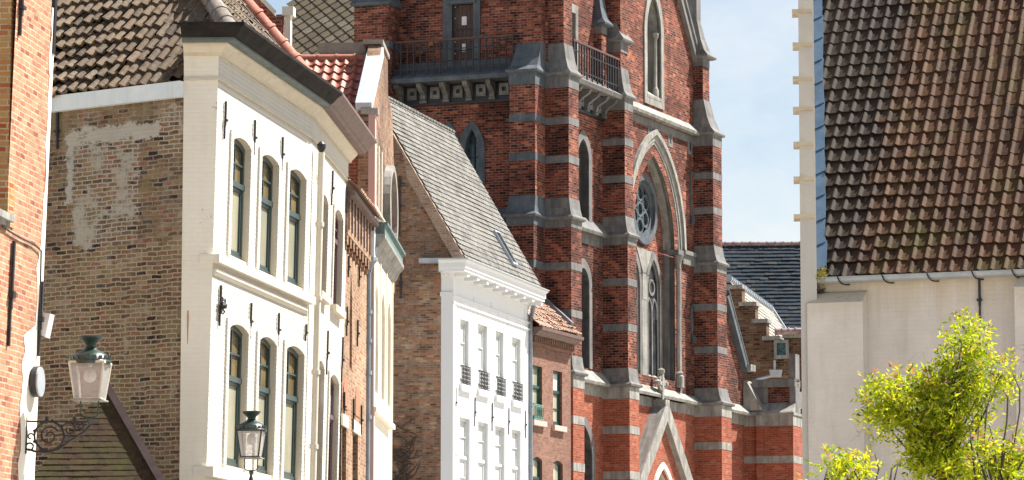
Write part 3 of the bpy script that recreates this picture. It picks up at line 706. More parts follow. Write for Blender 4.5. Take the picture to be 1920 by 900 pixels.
# dormer-like parapet chimney behind the roof
Cc = at(527, 60, 68.0); ch = Frame(Cc, 96)
mb = MB(); z0c = Cc.z-2.2; zk = at(527, 27, 68).z
mb.box(ch, -.10, .02, z0c, zk, -.25, 0); mb.build('chimney', M['red_brick'], WH)
mb = MB(); mb.box(ch, .02, .24, zk-.02, zk+.15, -.25, .03); mb.box(ch, .07, .18, zk-.9, zk-.02, -.2, -.02); 
pts0, pts1 = at(474, -20, 68.2), at(516, 24, 68.2); mb.bar(pts0, pts1, .12, .07); pieces(mb, 'chimney_cap', M['stonewhite'], WH)
mb = MB(); mb.poly([at(474, -15, 68.6), at(514, 27, 68.4), at(514, 60, 68.4), at(474, 60, 68.6)]); 
mb.prism(Frame(at(474, 0, 68.5), 96), [(0, Cc.z-2.5), (.5, Cc.z-2.5), (.5, zk), (0, zk+.55), ], -.3, 0); mb.build('chimney_wall', M['red_brick'], WH)

# ================================================================== small mossy tiled hood in front of the brown wall
pk = at(199, 722, 56.2); AN = thing('tiled_outbuilding', 'low outbuilding with mossy dark tiled hip roof below the lantern', 'outbuilding', (pk.x, pk.y-1, 0))
fr = Frame(pk, 96); e = fr.t; g = (-fr.n*cos(R(55))+Z*sin(R(55))).normalized(); nr = e.cross(g)
zE = pk.z-3.0; Hh = 3.0/sin(R(55)); base = pk-g*Hh
uR = fr.S(287, 905)-0; 
rb = at(291, 905, 56.2-1.1); lb = at(40, 905, 56.2-1.1)
mb = MB(); tiles(mb, base-e*4, e, g, 8, Hh, .17, .115, flat, 0, .005, 1, .0015, skew=.5, thick=.005)
# hips: vertical cutting planes through the peak
dR = V((rb.x-pk.x, rb.y-pk.y, 0)).normalized(); dL = V((lb.x-pk.x, lb.y-pk.y, 0)).normalized()
nR_ = V((dR.y, -dR.x, 0)); nR_ = nR_ if nR_.x > 0 else -nR_; nL_ = V((dL.y, -dL.x, 0)); nL_ = nL_ if nL_.x < 0 else -nL_
mb.clip([(pk, nR_), (pk, nL_)])
mb.build('roof', M['t_plain'], AN)
mb = MB(); kR = (rb-pk); kR2 = dR*3+Z*0
# right and left slopes
for dd in (dR, dL):
    tdir = g*1.0
    # hip line lies in the front plane: direction dd with matching drop
    dz = -(nr.x*dd.x+nr.y*dd.y)/nr.z; hd = V((dd.x, dd.y, dz))
    q1 = pk+hd*(3.0/abs(dz)); mb.poly([pk, q1, q1+V((0, 1.6, 0)), pk+V((0, .05, 0))]); 
    if dd is dR: hipR = (pk, q1)
mb.build('roof_side', M['t_plain'], AN)
mb = MB(); mb.bar(hipR[0]+nr*.02-(hipR[1]-hipR[0])*.0, hipR[1]+nr*.02, .11, .07, nr); mb.build('hip_flashing', plain('hip_purple', (.035, .02, .02), (.06, .038, .036), 5, .7), AN)
mb = MB(); q0 = base; mb.box(Frame(base+g*.2, 96), -1.6, 1.1, 0, base.z+.1, -1.0, -.1); mb.build('wall', M['orange2'], AN)

# ================================================================== gabled house with red pantiles and stone loggia
A3 = Frame(A2.p(sD, 8), 3.3, .0)
uj = 690; s3 = A3.S(689, 600)
G = Frame(A3.p(s3, 8), 2.2, 0)       # bay facade
GH = thing('gabled_house', 'narrow gabled house with red pantile roof, cream loggia windows and green copper gutter', 'house', A3.p(0, 0))
z3 = A3.H(683, 487)+.05
nw = [pointed(A3.S(658, 600), .22, A3.H(657, 690), A3.H(657, 600), 1.0)]
lows3 = [rect(A3.S(641, 850), A3.S(649, 850), 2.6, A3.H(645, 800)), rect(A3.S(661, 850), A3.S(671, 850), 2.6, A3.H(665, 812))]
mb = MB(); mb.wall(A3, rect(-.3, s3, 0, z3), nw+lows3, reveal=.25); mb.build('wall', M['orange2'], GH)
mb = MB()
for lp in nw: mb.poly([A3.p(a, z, -.2) for a, z in lp])
mb.build('blind_niche', M['red_brick'], GH)
for lp in lows3: sash(A3, lp, GH, .2, M['sash_purple'], (M['gdark'], M['gdark']), .7, (1, 1), .05)
mb = MB()
for lp in lows3: mb.box(A3, lp[0][0]-.1, lp[1][0]+.1, lp[2][1], lp[2][1]+.22, -.01, .04)
pieces(mb, 'lintel', M['stonewhite'], GH)
mb = MB()
for u, v in ((647, 742), (669, 757)): s_, z_ = A3.sz(u, v); mb.prism(A3, segmental(s_-.4, s_+.4, z_-.25, z_, .35), 0, .02)
pieces(mb, 'relieving_arch', simple('brick_terracotta', (.55, .16, .09), .8), GH)
mb = MB(); n = 9
for i in range(n): s_ = -.2+(s3-.1+.2)*i/(n-1); mb.box(A3, s_-.09, s_+.09, z3-.24, z3-.05, 0, .09); mb.prism(A3, [(s_-.09, z3-.24), (s_, z3-.36), (s_+.09, z3-.24)], 0, .06)
mb.box(A3, -.3, s3, z3-.05, z3+.75, -.2, .10); mb.build('corbel_table', M['orange2'], GH)
mb = MB()
for i in range(n): s_ = -.2+(s3-.1+.2)*i/(n-1); mb.box(A3, s_-.045, s_+.045, z3+.05, z3+.7, .1, .13)
mb.box(A3, -.3, s3-.1, z3+.7, z3+.80, -.2, .24); mb.build('eaves', M['gut_red'], GH)
for (u, v0, v1) in ((651, 480, 520), (671, 500, 538), (648, 575, 630), (668, 600, 650), (643, 735, 790), (660, 748, 805), (675, 760, 815)): anchor(A3, u, v0, v1, GH, .05)
# little lean-to roof over that part
O_ = A3.p(-.3, z3+.8, .32); ee = A3.t; gg = (-A3.n*cos(R(38))+Z*sin(R(38))).normalized()
mb = MB(); tiles(mb, O_, ee, gg, s3+.2, 1.8, .21, .3, pan, .04, .03, 5, .003); mb.build('lower_roof', M['t_orange'], GH)
# camera-facing flank with rendered pilaster
yG = G.O.y; K = Frame(G.p(0, 8), 93, 0)
zp = K.H(693, 214); sP = K.S(681, 300); s655 = K.S(640, 300)
mb = MB(); mb.box(K, -6, sP, 0, K.H(670, 275)+.3, -.3, -.08); mb.build('side_wall', M['red_brick'], GH)
mb = MB(); mb.box(K, sP, 0.14, 0, zp, -.25, 0); mb.build('pilaster', M['mauve'], GH)
mb = MB(); mb.box(K, sP-.05, .2, zp, zp+.12, -.3, .05); mb.build('pilaster_cap', M['stone_light'], GH)
# red roof facing the viewer
zr = at(640, 112, 76.6).z; ze = K.H(660, 285); Or = K.p(-7, ze, .15); rr = 76.6-yG; pit = math.atan2(zr-ze, rr+.15)
er = K.t; gr = (-K.n*cos(pit)+Z*sin(pit)).normalized(); Hr = (zr-ze)/sin(pit)
mb = MB(); tiles(mb, Or, er, gr, 6.85, Hr-.05, .215, .33, pan, .055, .04, 7, .003); mb.poly([Or-Z*.05, Or+er*6.9-Z*.05, Or+er*6.9+gr*Hr-Z*.05, Or+gr*Hr-Z*.05])
nrr = er.cross(gr)
mb.poly([Or+gr*Hr-Z*.05, Or+er*6.9+gr*Hr-Z*.05, Or+er*6.9+gr*Hr-Z*(zr-ze)+V((0, 3.5, 0)), Or+gr*Hr-Z*(zr-ze)+V((0, 3.5, 0))])
mb.build('roof', M['t_red'], GH)
ridge_tiles(Or+gr*Hr+Z*.03, er, 6.9, .10, .40, M['t_ridge'], GH)
# gable with lead-covered coping on the near slope, brick parapet behind
s_in, s_out = K.S(684, 210), K.S(707, 210)
cw = .34
mb = MB(); c0 = K.p(-.10, zp+.1, .0); c1 = c0-K.n*(rr-.15)+Z*(zr-zp-.0)
mb.bar(c0+nrr*.05, c1+nrr*.05, .34, .22, nrr); mb.build('coping', M['lead_white'], GH)
zg = at(700, 80, 77).z
gab = Frame(G.p(0, 8), 2.2)
mb = MB(); L1 = 76.9-yG
mb.prism(gab, [(0, zp-3), (L1*2+.6, zp-3), (L1*2+.6, K.H(735, 250)-.6), (L1*2, zp+.1), (L1*2-.4, zp+1.0), (L1*1.45, zp+1.2), (L1*1.4, zg-.15), (L1-.5, zg-.15), (0, zp+.08)], -.22, .06)
mb.build('gable_wall', M['c_brick'], GH)
mb = MB(); mb.box(gab, L1-.6, L1*1.42, zg-.15, zg-.05, -.34, .10)
mb.box(K, -1.4, -.35, at(660, 92, 77).z-.9, at(660, 84, 77).z, -(rr+.35), -(rr+.1)); pieces(mb, 'gable_cap', plain('cap_brown', (.2, .17, .14), (.28, .25, .21), 6), GH)
# oblique cream facade above the gutter
zcg = G.H(700, 452)
hi = [pointed(.55+.85*i, .26, zcg-.1, zp-2.2-.2*i, .9) for i in range(3)]
mb = MB(); mb.wall(G, [(0, 0), (6.4, 0), (6.4, zcg+1.2), (5.2, zp-.9), (1.6, zp+.15), (0, zp)], hi, d=.06, reveal=.06); mb.build('facade', M['stonewhite'], GH)
mb = MB()
for lp in hi:
    mb.poly([G.p(a, z, .005) for a, z in lp])
pieces(mb, 'pane', M['gdark'], GH)
mb = MB()
for s_ in (.12, .97, 1.82, 2.7): mb.box(G, s_-.05, s_+.05, zcg-.1, zp-.4, .06, .09)
mb.box(G, 0, 3.0, zp-2.0, zp-1.9, .06, .16); pieces(mb, 'moulding', M['stonewhite'], GH)
zce = at(722, 400, 77).z
sc_ = G.S(716, 400)
mb = MB(); cz_, cs_ = G.H(733, 402, .1), 4.6; n = 28
inn = [(cs_+1.0*cos(2*PI*i/n), cz_+.86*sin(2*PI*i/n)) for i in range(n)]; ot = [(cs_+1.25*cos(2*PI*i/n), cz_+1.0*sin(2*PI*i/n)) for i in range(n)]
mb.ring(G, inn, ot, .05, .22); mb.build('round_window', M['stone_light'], GH)
mb = MB(); mb.poly([G.p(a, z, .10) for a, z in inn]); mb.build('pane', M['red_brick'], GH)
# loggia bay
zb0, zb1 = G.H(705, 768, .12), G.H(700, 472, .12); sB = G.S(735, 640, .12)
lg_ = []
for i in range(3):
    w_ = sB/3; c_ = .08+w_*(i+.5); lg_.append(segmental(c_-w_*.30, c_+w_*.30, zb0+.35, zb1-1.05, w_*.28))
mb = MB(); mb.wall(G, rect(0, sB, zb0, zb1), lg_, d=.12, reveal=.07); mb.poly([G.p(0, zb0, 0), G.p(0, zb0, .12), G.p(0, zb1, .12), G.p(0, zb1, 0)]); mb.box(G, 0, sB, zb0-.1, zb0, 0, .2)
for i in range(4): x = .04+(sB-.08)*i/3; mb.box(G, x-.05, x+.05, zb0, zb1, .12, .145)
mb.build('loggia', M['stonewhite'], GH)
mb = MB()
for lp in lg_: mb.poly([G.p(a, z, .06) for a, z in lp])
pieces(mb, 'blind_panel', plaster('tan_render', (.50,.42,.33), (.4,.33,.26), 0, .3), GH)
mb = MB(); mb.wall(G, rect(0, sB+.02, 0, zb0-.1), d=.02); mb.build('wall', M['orange2'], GH)
# gutter and its copper box
mb = MB(); mb.sweep([V((*G.p(-.05, 0).xy, zb1+.0)), V((*G.p(sB+.25, 0).xy, zb1+.0))], [(0, -.05), (.12, -.05), (.20, .05), (.26, .18), (.36, .30), (.36, .38), (0, .38)]); mb.build('cornice', M['stone_light'], GH)
mb = MB(); mb.box(G, .15, sB+.2, zb1+.38, zb1+.60, .05, .34); mb.box(G, .15, sB+.25, zb1+.60, zb1+.65, .0, .40); mb.build('gutter', M['copper'], GH)
mb = MB(); mb.box(K, K.S(684, 440), K.S(699, 440)+.06, K.H(690, 492), K.H(690, 436), .0, .3); mb.build('gutter_end', M['fascia'], GH)
h0 = at(694, 480, yG-.12); sp_ = at(688, 560, yG-.12)
pipe([at(702, 462, yG-.12), at(697, 480, yG-.12), at(689.5, 500, yG-.12), V((sp_.x, sp_.y, .2))], .075, M['pipe_grey'], GH, collars=[at(688, v, yG).z for v in (586, 640, 700, 783)])
mb = MB(); mb.lathe(at(690, 494, yG-.15), [(.05, -.2), (.14, -.02), (.2, .05), (.2, .12), (.05, .14)], 12); mb.build('pipe_head', M['pipe_grey'], GH, smooth=True)
# ================================================================== crisp white town house
C = Frame(at(848, 600, 105.0), 15.65, 0)
CH = thing('town_house', 'bright white rendered town house with bracketed cornice, grey tiled roof and iron window grilles', 'house', C.p(0, 0))
sE = C.S(993, 650)
Cr = Frame(C.p(0, 0), 105.65-8, 0)          # return pilaster facing the viewer
sP_ = Cr.S(827, 650)
zc0 = C.H(850, 513); zc1 = C.H(882, 491, .5)
wu, wl = [], []
for u0, u1, vt, vs in ((862.5, 879, 597, 720), (896, 913.5, 606, 729.5), (929, 944.5, 619, 741), (960, 976.5, 631, 750)):
    a, b = C.S(u0, 700), C.S(u1, 700); wu.append(rect(a, b, C.H(u0, vs), C.H(u0, vt)))
for u0, u1, vt in ((861, 881, 781), (896, 915, 789.5), (928, 946.5, 797.5), (959.5, 976.5, 804)):
    a, b = C.S(u0, 850), C.S(u1, 850); wl.append(rect(a, b, C.H(u0, vt)-2.35, C.H(u0, vt)))
mb = MB(); mb.wall(C, rect(0, sE, 0, zc0+.1), wu+wl, reveal=.3); mb.build('wall', M['c_white'], CH)
mb = MB(); mb.box(Cr, sP_, -.002, 0, zc0+.05, -.3, 0); mb.box(C, 0, .30, 0, zc0, -.01, .03); mb.box(Cr, sP_-.03, .03, C.H(850, 556), C.H(850, 548), -.2, .04); mb.build('corner_pilaster', M['c_white'], CH)
for i, lp in enumerate(wu): 
    sash(C, lp, CH, .13, M['c_frame'], (M['gpale'], M['gpale']), .98, (1, 1), .07, lower_bars=2)
for lp in wl: sash(C, lp, CH, .13, M['c_frame'], (M['gpale'], M['gpale']), .5, (1, 2), .09, lower_bars=1)
for lp in wu:
    mb = MB(); mb.box(C, lp[0][0]-.12, lp[1][0]+.12, lp[0][1]-.2, lp[0][1], -.05, .10); mb.build('sill', M['c_white'], CH)
    mb = MB(); a, b, z = lp[0][0], lp[1][0], lp[0][1]; hgt = .56
    for q in (.03, hgt): mb.box(C, a-.02, b+.02, z+q-.012, z+q+.012, .05, .08)
    nb = 6
    for k in range(nb+1): x = a+(b-a)*k/nb; mb.box(C, x-.007, x+.007, z+.03, z+hgt, .055, .075)
    for k in range(nb):
        x = a+(b-a)*(k+.5)/nb
        for q in (.12, .24, .36, .48): mb.tube([C.p(x+.05*cos(t), z+q+.05*sin(t),   .065) for t in [2*PI*i/7 for i in range(8)]], .008, 4, cap=False)
    mb.build('window_grille', M['black'], CH)
mb = MB()
for vv, th_ in ((553, .05), (566, .05)): mb.box(C, 0, sE, C.H(850, vv)-th_, C.H(850, vv), 0, .05)
pieces(mb, 'string_course', M['c_white'], CH)
mb = MB()
for u, v0, v1 in ((855, 525, 548), (888.5, 556, 566), (921, 566, 578), (952, 603, 615), (983, 580, 602)): a, z1_ = C.sz(u, v0); mb.box(C, a-.012, a+.012, C.H(u, v1), z1_, -.01, .006)
pieces(mb, 'hairline_crack', simple('joint_grey', (.45, .46, .46), .8), CH)
for (u, v0, v1) in ((853, 727, 782), (889, 745, 800), (921.5, 755, 809), (952.5, 765, 815), (984, 770, 822)): anchor(C, u, v0, v1, CH, .035)
zt_ = C.H(882, 492, .54); cp = [V((*Cr.p(sP_-.0, 0).xy, 0)), V((*C.p(0, 0).xy, 0)), V((*C.p(sE, 0).xy, 0))]
def upz(z): return [V((p.x, p.y, z)) for p in cp]
mb = MB()
mb.sweep(upz(zc0), [(-.02, -.12), (.05, -.12), (.07, -.02), (.12, .02), (.12, .10), (-.02, .10)])
mb.sweep(upz(zt_), [(-.1, -.30), (.50, -.30), (.50, -.22), (.54, -.20), (.54, -.05), (.62, 0), (.62, .04), (-.1, .04)])
mb.build('cornice', M['c_white'], CH)
mb = MB(); nn = 9
for i in range(nn): x = .12+(sE-.3)*i/(nn-1); mb.box(C, x-.10, x+.10, zt_-.42, zt_-.30, .0, .46)
mb.box(Cr, sP_*.7, sP_*.4, zt_-.42, zt_-.30, 0, .46); pieces(mb, 'bracket', M['c_white'], CH)
mb = MB(); mb.sweep(upz(zt_), [(.5, .04), (.66, .04), (.66, .07), (.5, .07)]); mb.build('gutter', M['zinc'], CH)
# roof: steep slope towards the street
gc = (-C.n*cos(R(60))+Z*sin(R(60))).normalized(); Oc = C.p(0, zt_+.05, .45); LC = 5.03/sin(R(60))+.25; eC = C.t
mb = MB(); tiles(mb, Oc-eC*.1, eC, gc, sE+.25, LC, .25, .205, lambda x: .25*(abs(2*x-1)**3), .035, .028, 3, .002, skew=.5, thick=.028); mb.clip([(C.p(sE+.05, 0), C.t), (C.p(-.1, 0), -C.t)]); nC = eC.cross(gc)
mb.poly([Oc-nC*.03, Oc+eC*sE-nC*.03, Oc+eC*sE+gc*LC-nC*.03, Oc+gc*LC-nC*.03]); top = Oc+gc*LC
mb.poly([top-nC*.03, top+eC*sE-nC*.03, top+eC*sE-C.n*6-Z*10, top-C.n*6-Z*10]); mb.build('roof', M['t_grey'], CH)
ridge_tiles(top-nC*.0+Z*.02, eC, sE+.1, .07, .30, M['t_grey'], CH)
sk = MB(); s0, _ = 0, 0
q = Oc+eC*(sE*.72)+gc*1.25
sk.obox(q+nC*.06, eC*.28, gc*.62, nC*.05); w = sk.build('skylight', M['lead_white'], CH)
sk = MB(); sk.obox(q+nC*.10-eC*.04, eC*.20, gc*.55, nC*.025); sk.build('pane', M['gdark'], w)
# brown gable flank
gb = Frame(Cr.p(sP_, 0), 105.65-8, 0)
apx = Oc-eC*.12+gc*LC
def gsz(p): d = p-gb.O; return d.dot(gb.t), p.z
a_, za = gsz(apx); b_, zb = gsz(Oc-eC*.12)
mb = MB(); mb.wall(gb, [(-9.5, 0), (0, 0), (0, zt_-.3), (b_-.05, zb-.2), (a_, za-.12), (a_-2.5, za-4.8), (-9.5, za-8)]); mb.build('gable_wall', M['c_brick'], CH)
mb = MB(); mb.bar(apx-nC*.16-eC*.06, Oc-nC*.16-eC*.06, .14, .30, nC); mb.build('gable_coping', brick('brick_verge', [(.2,.13,.1), (.34,.24,.18), (.28,.17,.12)], (.4,.34,.27), .075, .2), CH)
mb = MB(); mb.box(gb, sP_*1.9, .05, zt_-.02, zt_+.12, -.1, .28); mb.build('lead_flashing', M['zinc'], CH)
for u, v0, v1 in ((750, 330, 440), (752, 500, 560)): anchor(gb, u, v0, v1, CH, .05)
pp = C.p(sE+.05, 0, .1)
pipe([at(1002, 567, pp.y-.2), at(994.5, 604, pp.y-.1), V((*at(994.5, 700, pp.y-.1).xy, .1))], .07, M['pipe_grey'], CH, collars=[C.H(993, 760), C.H(993, 870)])
# leafless creeper on the flank
mb = MB(); random.seed(3)
def twig(p, d, n, r):
    pts = [p]
    for i in range(n):
        d = (d+V((random.gauss(0, .45), 0, random.gauss(.05, .4)))).normalized(); p = p+d*.14; pts.append(p)
        if random.random() < .32 and r > .008: twig(p, V((random.gauss(0, 1), 0, random.gauss(.3, .7))).normalized(), int(n*.6), r*.7)
    mb.tube(pts, r, 4)
for i in range(7): twig(gb.p(*gb.sz(733+i*5, 905), .05), V((random.gauss(0, .5), 0, 1)).normalized(), 11, .022)
tag(mb.build('climbing_plant', simple('twig_brown', (.07, .05, .04), .9), origin=gb.p(*gb.sz(745, 905), .05)), 'leafless brown creeper spreading low on the brown gable beside the white town house', 'climbing plant')

# ================================================================== small rose brick house
D = Frame(at(994, 640, 113.3), 21.0, 0)
DH = thing('narrow_house', 'narrow rose brick house with green windows and wooden eaves between white house and church', 'house', D.p(0, 0))
sF = D.S(1070, 700); zd = D.H(1000, 632)
dw = []
for u0, u1, vt, vb in ((998.5, 1016.5, 684, 787), (1037, 1054, 694, 797), (999, 1016.5, 854, 960), (1037, 1055, 861, 966)):
    a, b = D.S(u0, 750), D.S(u1, 750); zt__ = D.H(u0, vt); dw.append(segmental(a, b, D.H(u0, vb), zt__-.12, .1) if vt > 800 else rect(a, b, D.H(u0, vb), zt__))
mb = MB(); mb.wall(D, rect(0, sF, 0, zd+.3), dw, reveal=.3); e_ = Frame(D.p(sF, 0), 21-90); mb.box(D, sF-.3, sF, 0, zd+.2, -5, -.001); mb.build('wall', M['d_brick'], DH)
for i, lp in enumerate(dw):
    sash(D, lp, DH, .12, M['sash_emerald'] if i == 0 else simple('sash_bottle', (.012, .045, .034), .4), (M['gpale'] if i == 1 else M['pale'], M['pale'] if i < 2 else M['gpale']), .62, (1, 1), .085, lower_bars=1)
    mb = MB(); mb.box(D, lp[0][0]-.15, lp[1][0]+.15, lp[0][1]-.17, lp[0][1], -.05, .12); mb.build('sill', M['mauve'], DH)
lp = dw[0]; mb = MB(); a, b, z = lp[0][0], lp[1][0], lp[0][1]
for q in (.05, .5): mb.box(D, a, b, z+q-.015, z+q+.015, .03, .06)
for k in range(6): x = a+(b-a)*(k+.5)/6; mb.tube([D.p(x+.07*cos(t), z+.27+.2*sin(t), .045) for t in [2*PI*i/9 for i in range(10)]], .014, 4, cap=False)
mb.build('window_grille', simple('iron_green', (.14, .28, .23), .5), DH)
dp = [V((*D.p(-.02, 0).xy, 0)), V((*D.p(sF+.1, 0).xy, 0))]; zz = D.H(1000, 608, .4)
mb = MB(); mb.sweep([V((p.x, p.y, zz)) for p in dp], [(0, -.28), (.2, -.25), (.34, -.12), (.42, -.1), (.44, 0), (0, 0)]); mb.build('eaves', M['gut_red'], DH)
mb = MB(); 
for i in range(22): x = .1+(sF-.2)*i/21; mb.box(D, x-.04, x+.04, zz-.46, zz-.28, 0, .16)
mb.box(D, 0, sF, zz-.56, zz-.46, 0, .08); pieces(mb, 'dentil', M['d_brick'], DH)
gd = (-D.n*cos(R(42))+Z*sin(R(42))).normalized(); Od = D.p(0, zz+.02, .38)
mb = MB(); tiles(mb, Od-D.t*.3, D.t, gd, sF+.3, 4.2, .22, .28, pan, .04, .035, 5, .01); mb.clip([(D.p(sF, 0), D.t)]); mb.poly([Od-Z*.05, Od+D.t*sF-Z*.05, Od+D.t*sF+gd*4.2-Z*.05, Od+gd*4.2-Z*.05]); mb.build('roof', M['t_orange'], DH)
mb = MB(); nd = D.t.cross(gd); mb.bar(Od+D.t*(sF-.06)+gd*.5+nd*.08, Od+D.t*(sF-.06)+gd*4.2+nd*.08, .22, .16, nd); mb.build('flashing', M['zinc_dark'], DH)

# ================================================================== church
J = at(1022.5, 300, 117.48); J0 = V((J.x, J.y, 0))
FR = Frame(J0, 23.3, 0)      # long side: s = 0 at the corner, running away to the right
FF = Frame(J0, 109.8, 0)     # front side: s < 0 to the left
CHU = thing('church', 'tall red brick gothic church with grey stone bands, buttresses, balcony and great pointed arch', 'church', J0)
z1, z1t, z2, z2t, z3_, z3t = 21.75, 22.75, 16.9, 17.55, 11.75, 12.3
def loft(mb, rings, m=0):
    for a, b in zip(rings[:-1], rings[1:]):
        for i in range(4):
            j = (i+1) % 4; mb.poly([a[i], a[j], b[j], b[i]], m)
    mb.poly(rings[-1], m); mb.poly(rings[0][::-1], m)
def rng(fr, s0, s1, d, z, db=-.05): return [fr.p(s0, z, db), fr.p(s1, z, db), fr.p(s1, z, d), fr.p(s0, z, d)]
def rng2(fr, s0, s1, d, z): return [fr.p(s1, z, -.05), fr.p(s0, z, -.05), fr.p(s0, z, d), fr.p(s1, z, d)]
def weather(fr, a, b, z0, zt_, parent, mat):
    """sloped stone capping between a wide lower stage a=(s0,s1,d) and a narrow upper stage b, flared"""
    def mixr(k, z, g=0): return rng(fr, a[0]*(1-k)+b[0]*k-g, a[1]*(1-k)+b[1]*k+g, a[2]*(1-k)+b[2]*k+g, z)
    h = zt_-z0; mb = MB()
    loft(mb, [mixr(0, z0-.10, .0), mixr(0, z0-.06, .10), mixr(0, z0, .12), mixr(.28, z0+h*.16, .04), mixr(.62, z0+h*.48, .02), mixr(.97, zt_, .012)])
    mb.build('weathering', mat, parent)
def stage(fr, s0, s1, d, za, zb_, parent, mat, bands=(), bmat=None, top=None):
    mb = MB(); mb.box(fr, s0, s1, za, zb_, -.05, d)
    mb.build('buttress', mat, parent)
    mb = MB()
    for (a, b) in bands: mb.box(fr, s0-.012, s1+.012, a, b, -.05, d+.012)
    if bands: pieces(mb, 'stone_band', bmat or M['stone'], parent)
HB = .25
b_st2 = [(20.02, 20.02+HB), (18.72, 18.72+HB)]; b_st3 = [(15.15, 15.15+HB), (13.58, 13.58+HB)]; b_st4 = [(10.05, 10.32), (8.5, 8.78), (6.9, 7.15)]
top2 = [(z1-.50, z1-.10)]; top3 = [(z2-.34, z2-.10)]; top4 = [(z3_-.50, z3_-.10)]
def buttress(fr, a, b, prot, dw=(.0, .04, .08), st0=None, smat=None, flip=False):
    """prot: protrusions for stage 1..4"""
    st = smat or M['stone']
    p1, p2, p3, p4 = prot
    w = lambda k: (a-(dw[k] if not flip else 0)*0-0, b) 
    g1 = .06
    A1, A2_, A3_, A4 = (a+g1, b-g1), (a, b), (a-.02, b+.02), (a-.05, b+.05)
    if flip: A1, A2_, A3_, A4 = (a+g1, b), (a, b), (a-.04, b), (a-.08, b)
    stage(fr, *A1, p1, z1t-.1, 30, CHU, M['ch_mid'], [])
    stage(fr, *A2_, p2, z2t-.1, z1-.10, CHU, M['ch_mid'], b_st2+top2, st)
    stage(fr, *A3_, p3, z3t-.1, z2-.10, CHU, M['ch_dark'], b_st3+top3, st)
    stage(fr, *A4, p4, 0, z3_-.10, CHU, M['ch_red'], b_st4+top4, M['stone_light'])
    weather(fr, (*A2_, p2), (*A1, p1), z1, z1t, CHU, M['slate_shade_stone'] if flip else st)
    weather(fr, (*A3_, p3), (*A2_, p2), z2, z2t, CHU, M['slate_shade_stone'] if flip else st)
    weather(fr, (*A4, p4), (*A3_, p3), z3_, z3t, CHU, st)
buttress(FF, -.90, 0, (.42, 1.02, 1.18, 1.3), flip=True, smat=M['slate_shade_stone'])  # front buttress: its shade put into the colour as darker, bluish stone
buttress(FR, 0, .87, (.64, .84, .93, 1.0), smat=M['stone'])
buttress(FR, 5.12, 5.90, (.65, .82, .92, .98))
# far corner buttress and its pinnacle
s6 = 14.12
stage(FR, s6+.03, s6+.72, .38, z1t+.1, 24.6, CHU, M['ch_dark'], [(24.25, 24.55)])
stage(FR, s6, s6+.95, .76, z2t-.1, z1-.10, CHU, M['ch_dark'], b_st2+top2)
stage(FR, s6-.02, s6+.97, .90, z3t-.1, z2-.10, CHU, M['ch_dark'], b_st3+top3)
stage(FR, s6-.05, s6+1.0, 1.05, 0, z3_-.10, CHU, M['ch_red'], [(10.05, 10.32), (6.9, 7.15)]+top4, M['stone_light'])
weather(FR, (s6, s6+.95, .76), (s6+.03, s6+.72, .38), z1, z1t+.25, CHU, M['stone'])
weather(FR, (s6-.02, s6+.97, .90), (s6, s6+.95, .76), z2, z2t, CHU, M['stone'])
weather(FR, (s6-.05, s6+1.0, 1.05), (s6-.02, s6+.97, .90), z3_, z3t, CHU, M['stone'])
weather(FR, (s6+.03, s6+.78, .5), (s6+.1, s6+.45, .12), 24.65, 26.0, CHU, M['stone'])
mb = MB(); mb.box(FR, s6+.06, s6+.5, 25.9, 27.1, -.3, .14); mb.build('pinnacle', M['stone'], CHU)
mb = MB()
for a, d in ((.12, .08), (.46, .08), (.12, -.2)): mb.tube([FR.p(s6+a, 27.1, d), FR.p(s6+a, 29, d)], .06, 8)
pieces(mb, 'pinnacle_shaft', M['stone'], CHU)
# left-hand buttress of the front side
sb0, sb1 = FF.S(664, 60, 1.0), FF.S(728, 60, 1.0)
mb = MB(); mb.box(FF, sb0, sb1, 8, FF.H(700, 6, 1.0), -.05, 1.0); mb.build('buttress', M['ch_red'] if False else M['ch_mid'], CHU)
weather(FF, (sb0, sb1, 1.0), (sb0+.1, sb1-.1, .4), FF.H(700, 5, 1.0), FF.H(700, 5, 1.0)+1.3, CHU, M['slate_shade_stone'])
mb = MB(); mb.box(FF, sb1-.35, sb1+.03, FF.H(728, 88, 1.0), FF.H(728, 77, 1.0), -.05, 1.02); mb.build('stone_band', M['slate_shade_stone'], CHU)
# ---- front wall (shaded) with door and twin lancets
sd0, sd1 = FF.S(848, 60), FF.S(888, 60); zdo = FF.H(868, 8); zdb = FF.H(868, 112)
sj0, sj1 = FF.S(831, 60), FF.S(901, 60)
l2c = (FF.S(872, 300)+FF.S(897, 300))/2; l2a = (FF.S(897, 300)-FF.S(872, 300))/2
l1c = l2c-1.0*(FF.S(884, 300)-FF.S(840, 300)); zla = FF.H(884, 242); zls = FF.H(884, 285); zlb = z2+.2
lan = [pointed(l2c, l2a, zlb, zls, zla-zls), pointed(l1c, l2a, zlb, zls, zla-zls)]
door = rect(sd0, sd1, zdb, zdo)
mb = MB(); mb.wall(FF, rect(sb0+.05, .1, 0, 30), lan+[door], reveal=.35, m=0, mr=1); mb.build('front_wall', [M['ch_mid'], M['slate_shade_stone']], CHU)
for lp in lan:
    c_ = (lp[0][0]+lp[1][0])/2
    out = pointed(c_, l2a+.24, zlb, zls, (zla-zls)+.30); mb = MB(); mb.ring(FF, lp, out, 0, .03, open_bottom=True)
    w = mb.build('lancet_window', M['slate_shade_stone'], CHU)
    mb = MB(); mb.poly([FF.p(a, z, -.3) for a, z in lp]); mb.build('leaded_glass', M['gteal'], w)
    mb = MB(); mb.box(FF, c_-.02, c_+.02, zlb, zla-.1, -.3, -.24)
    for k in range(7): mb.box(FF, c_-l2a, c_+l2a, zlb+.5*k, zlb+.5*k+.025, -.3, -.25)
    mb.build('glazing_bar', M['black'], w)
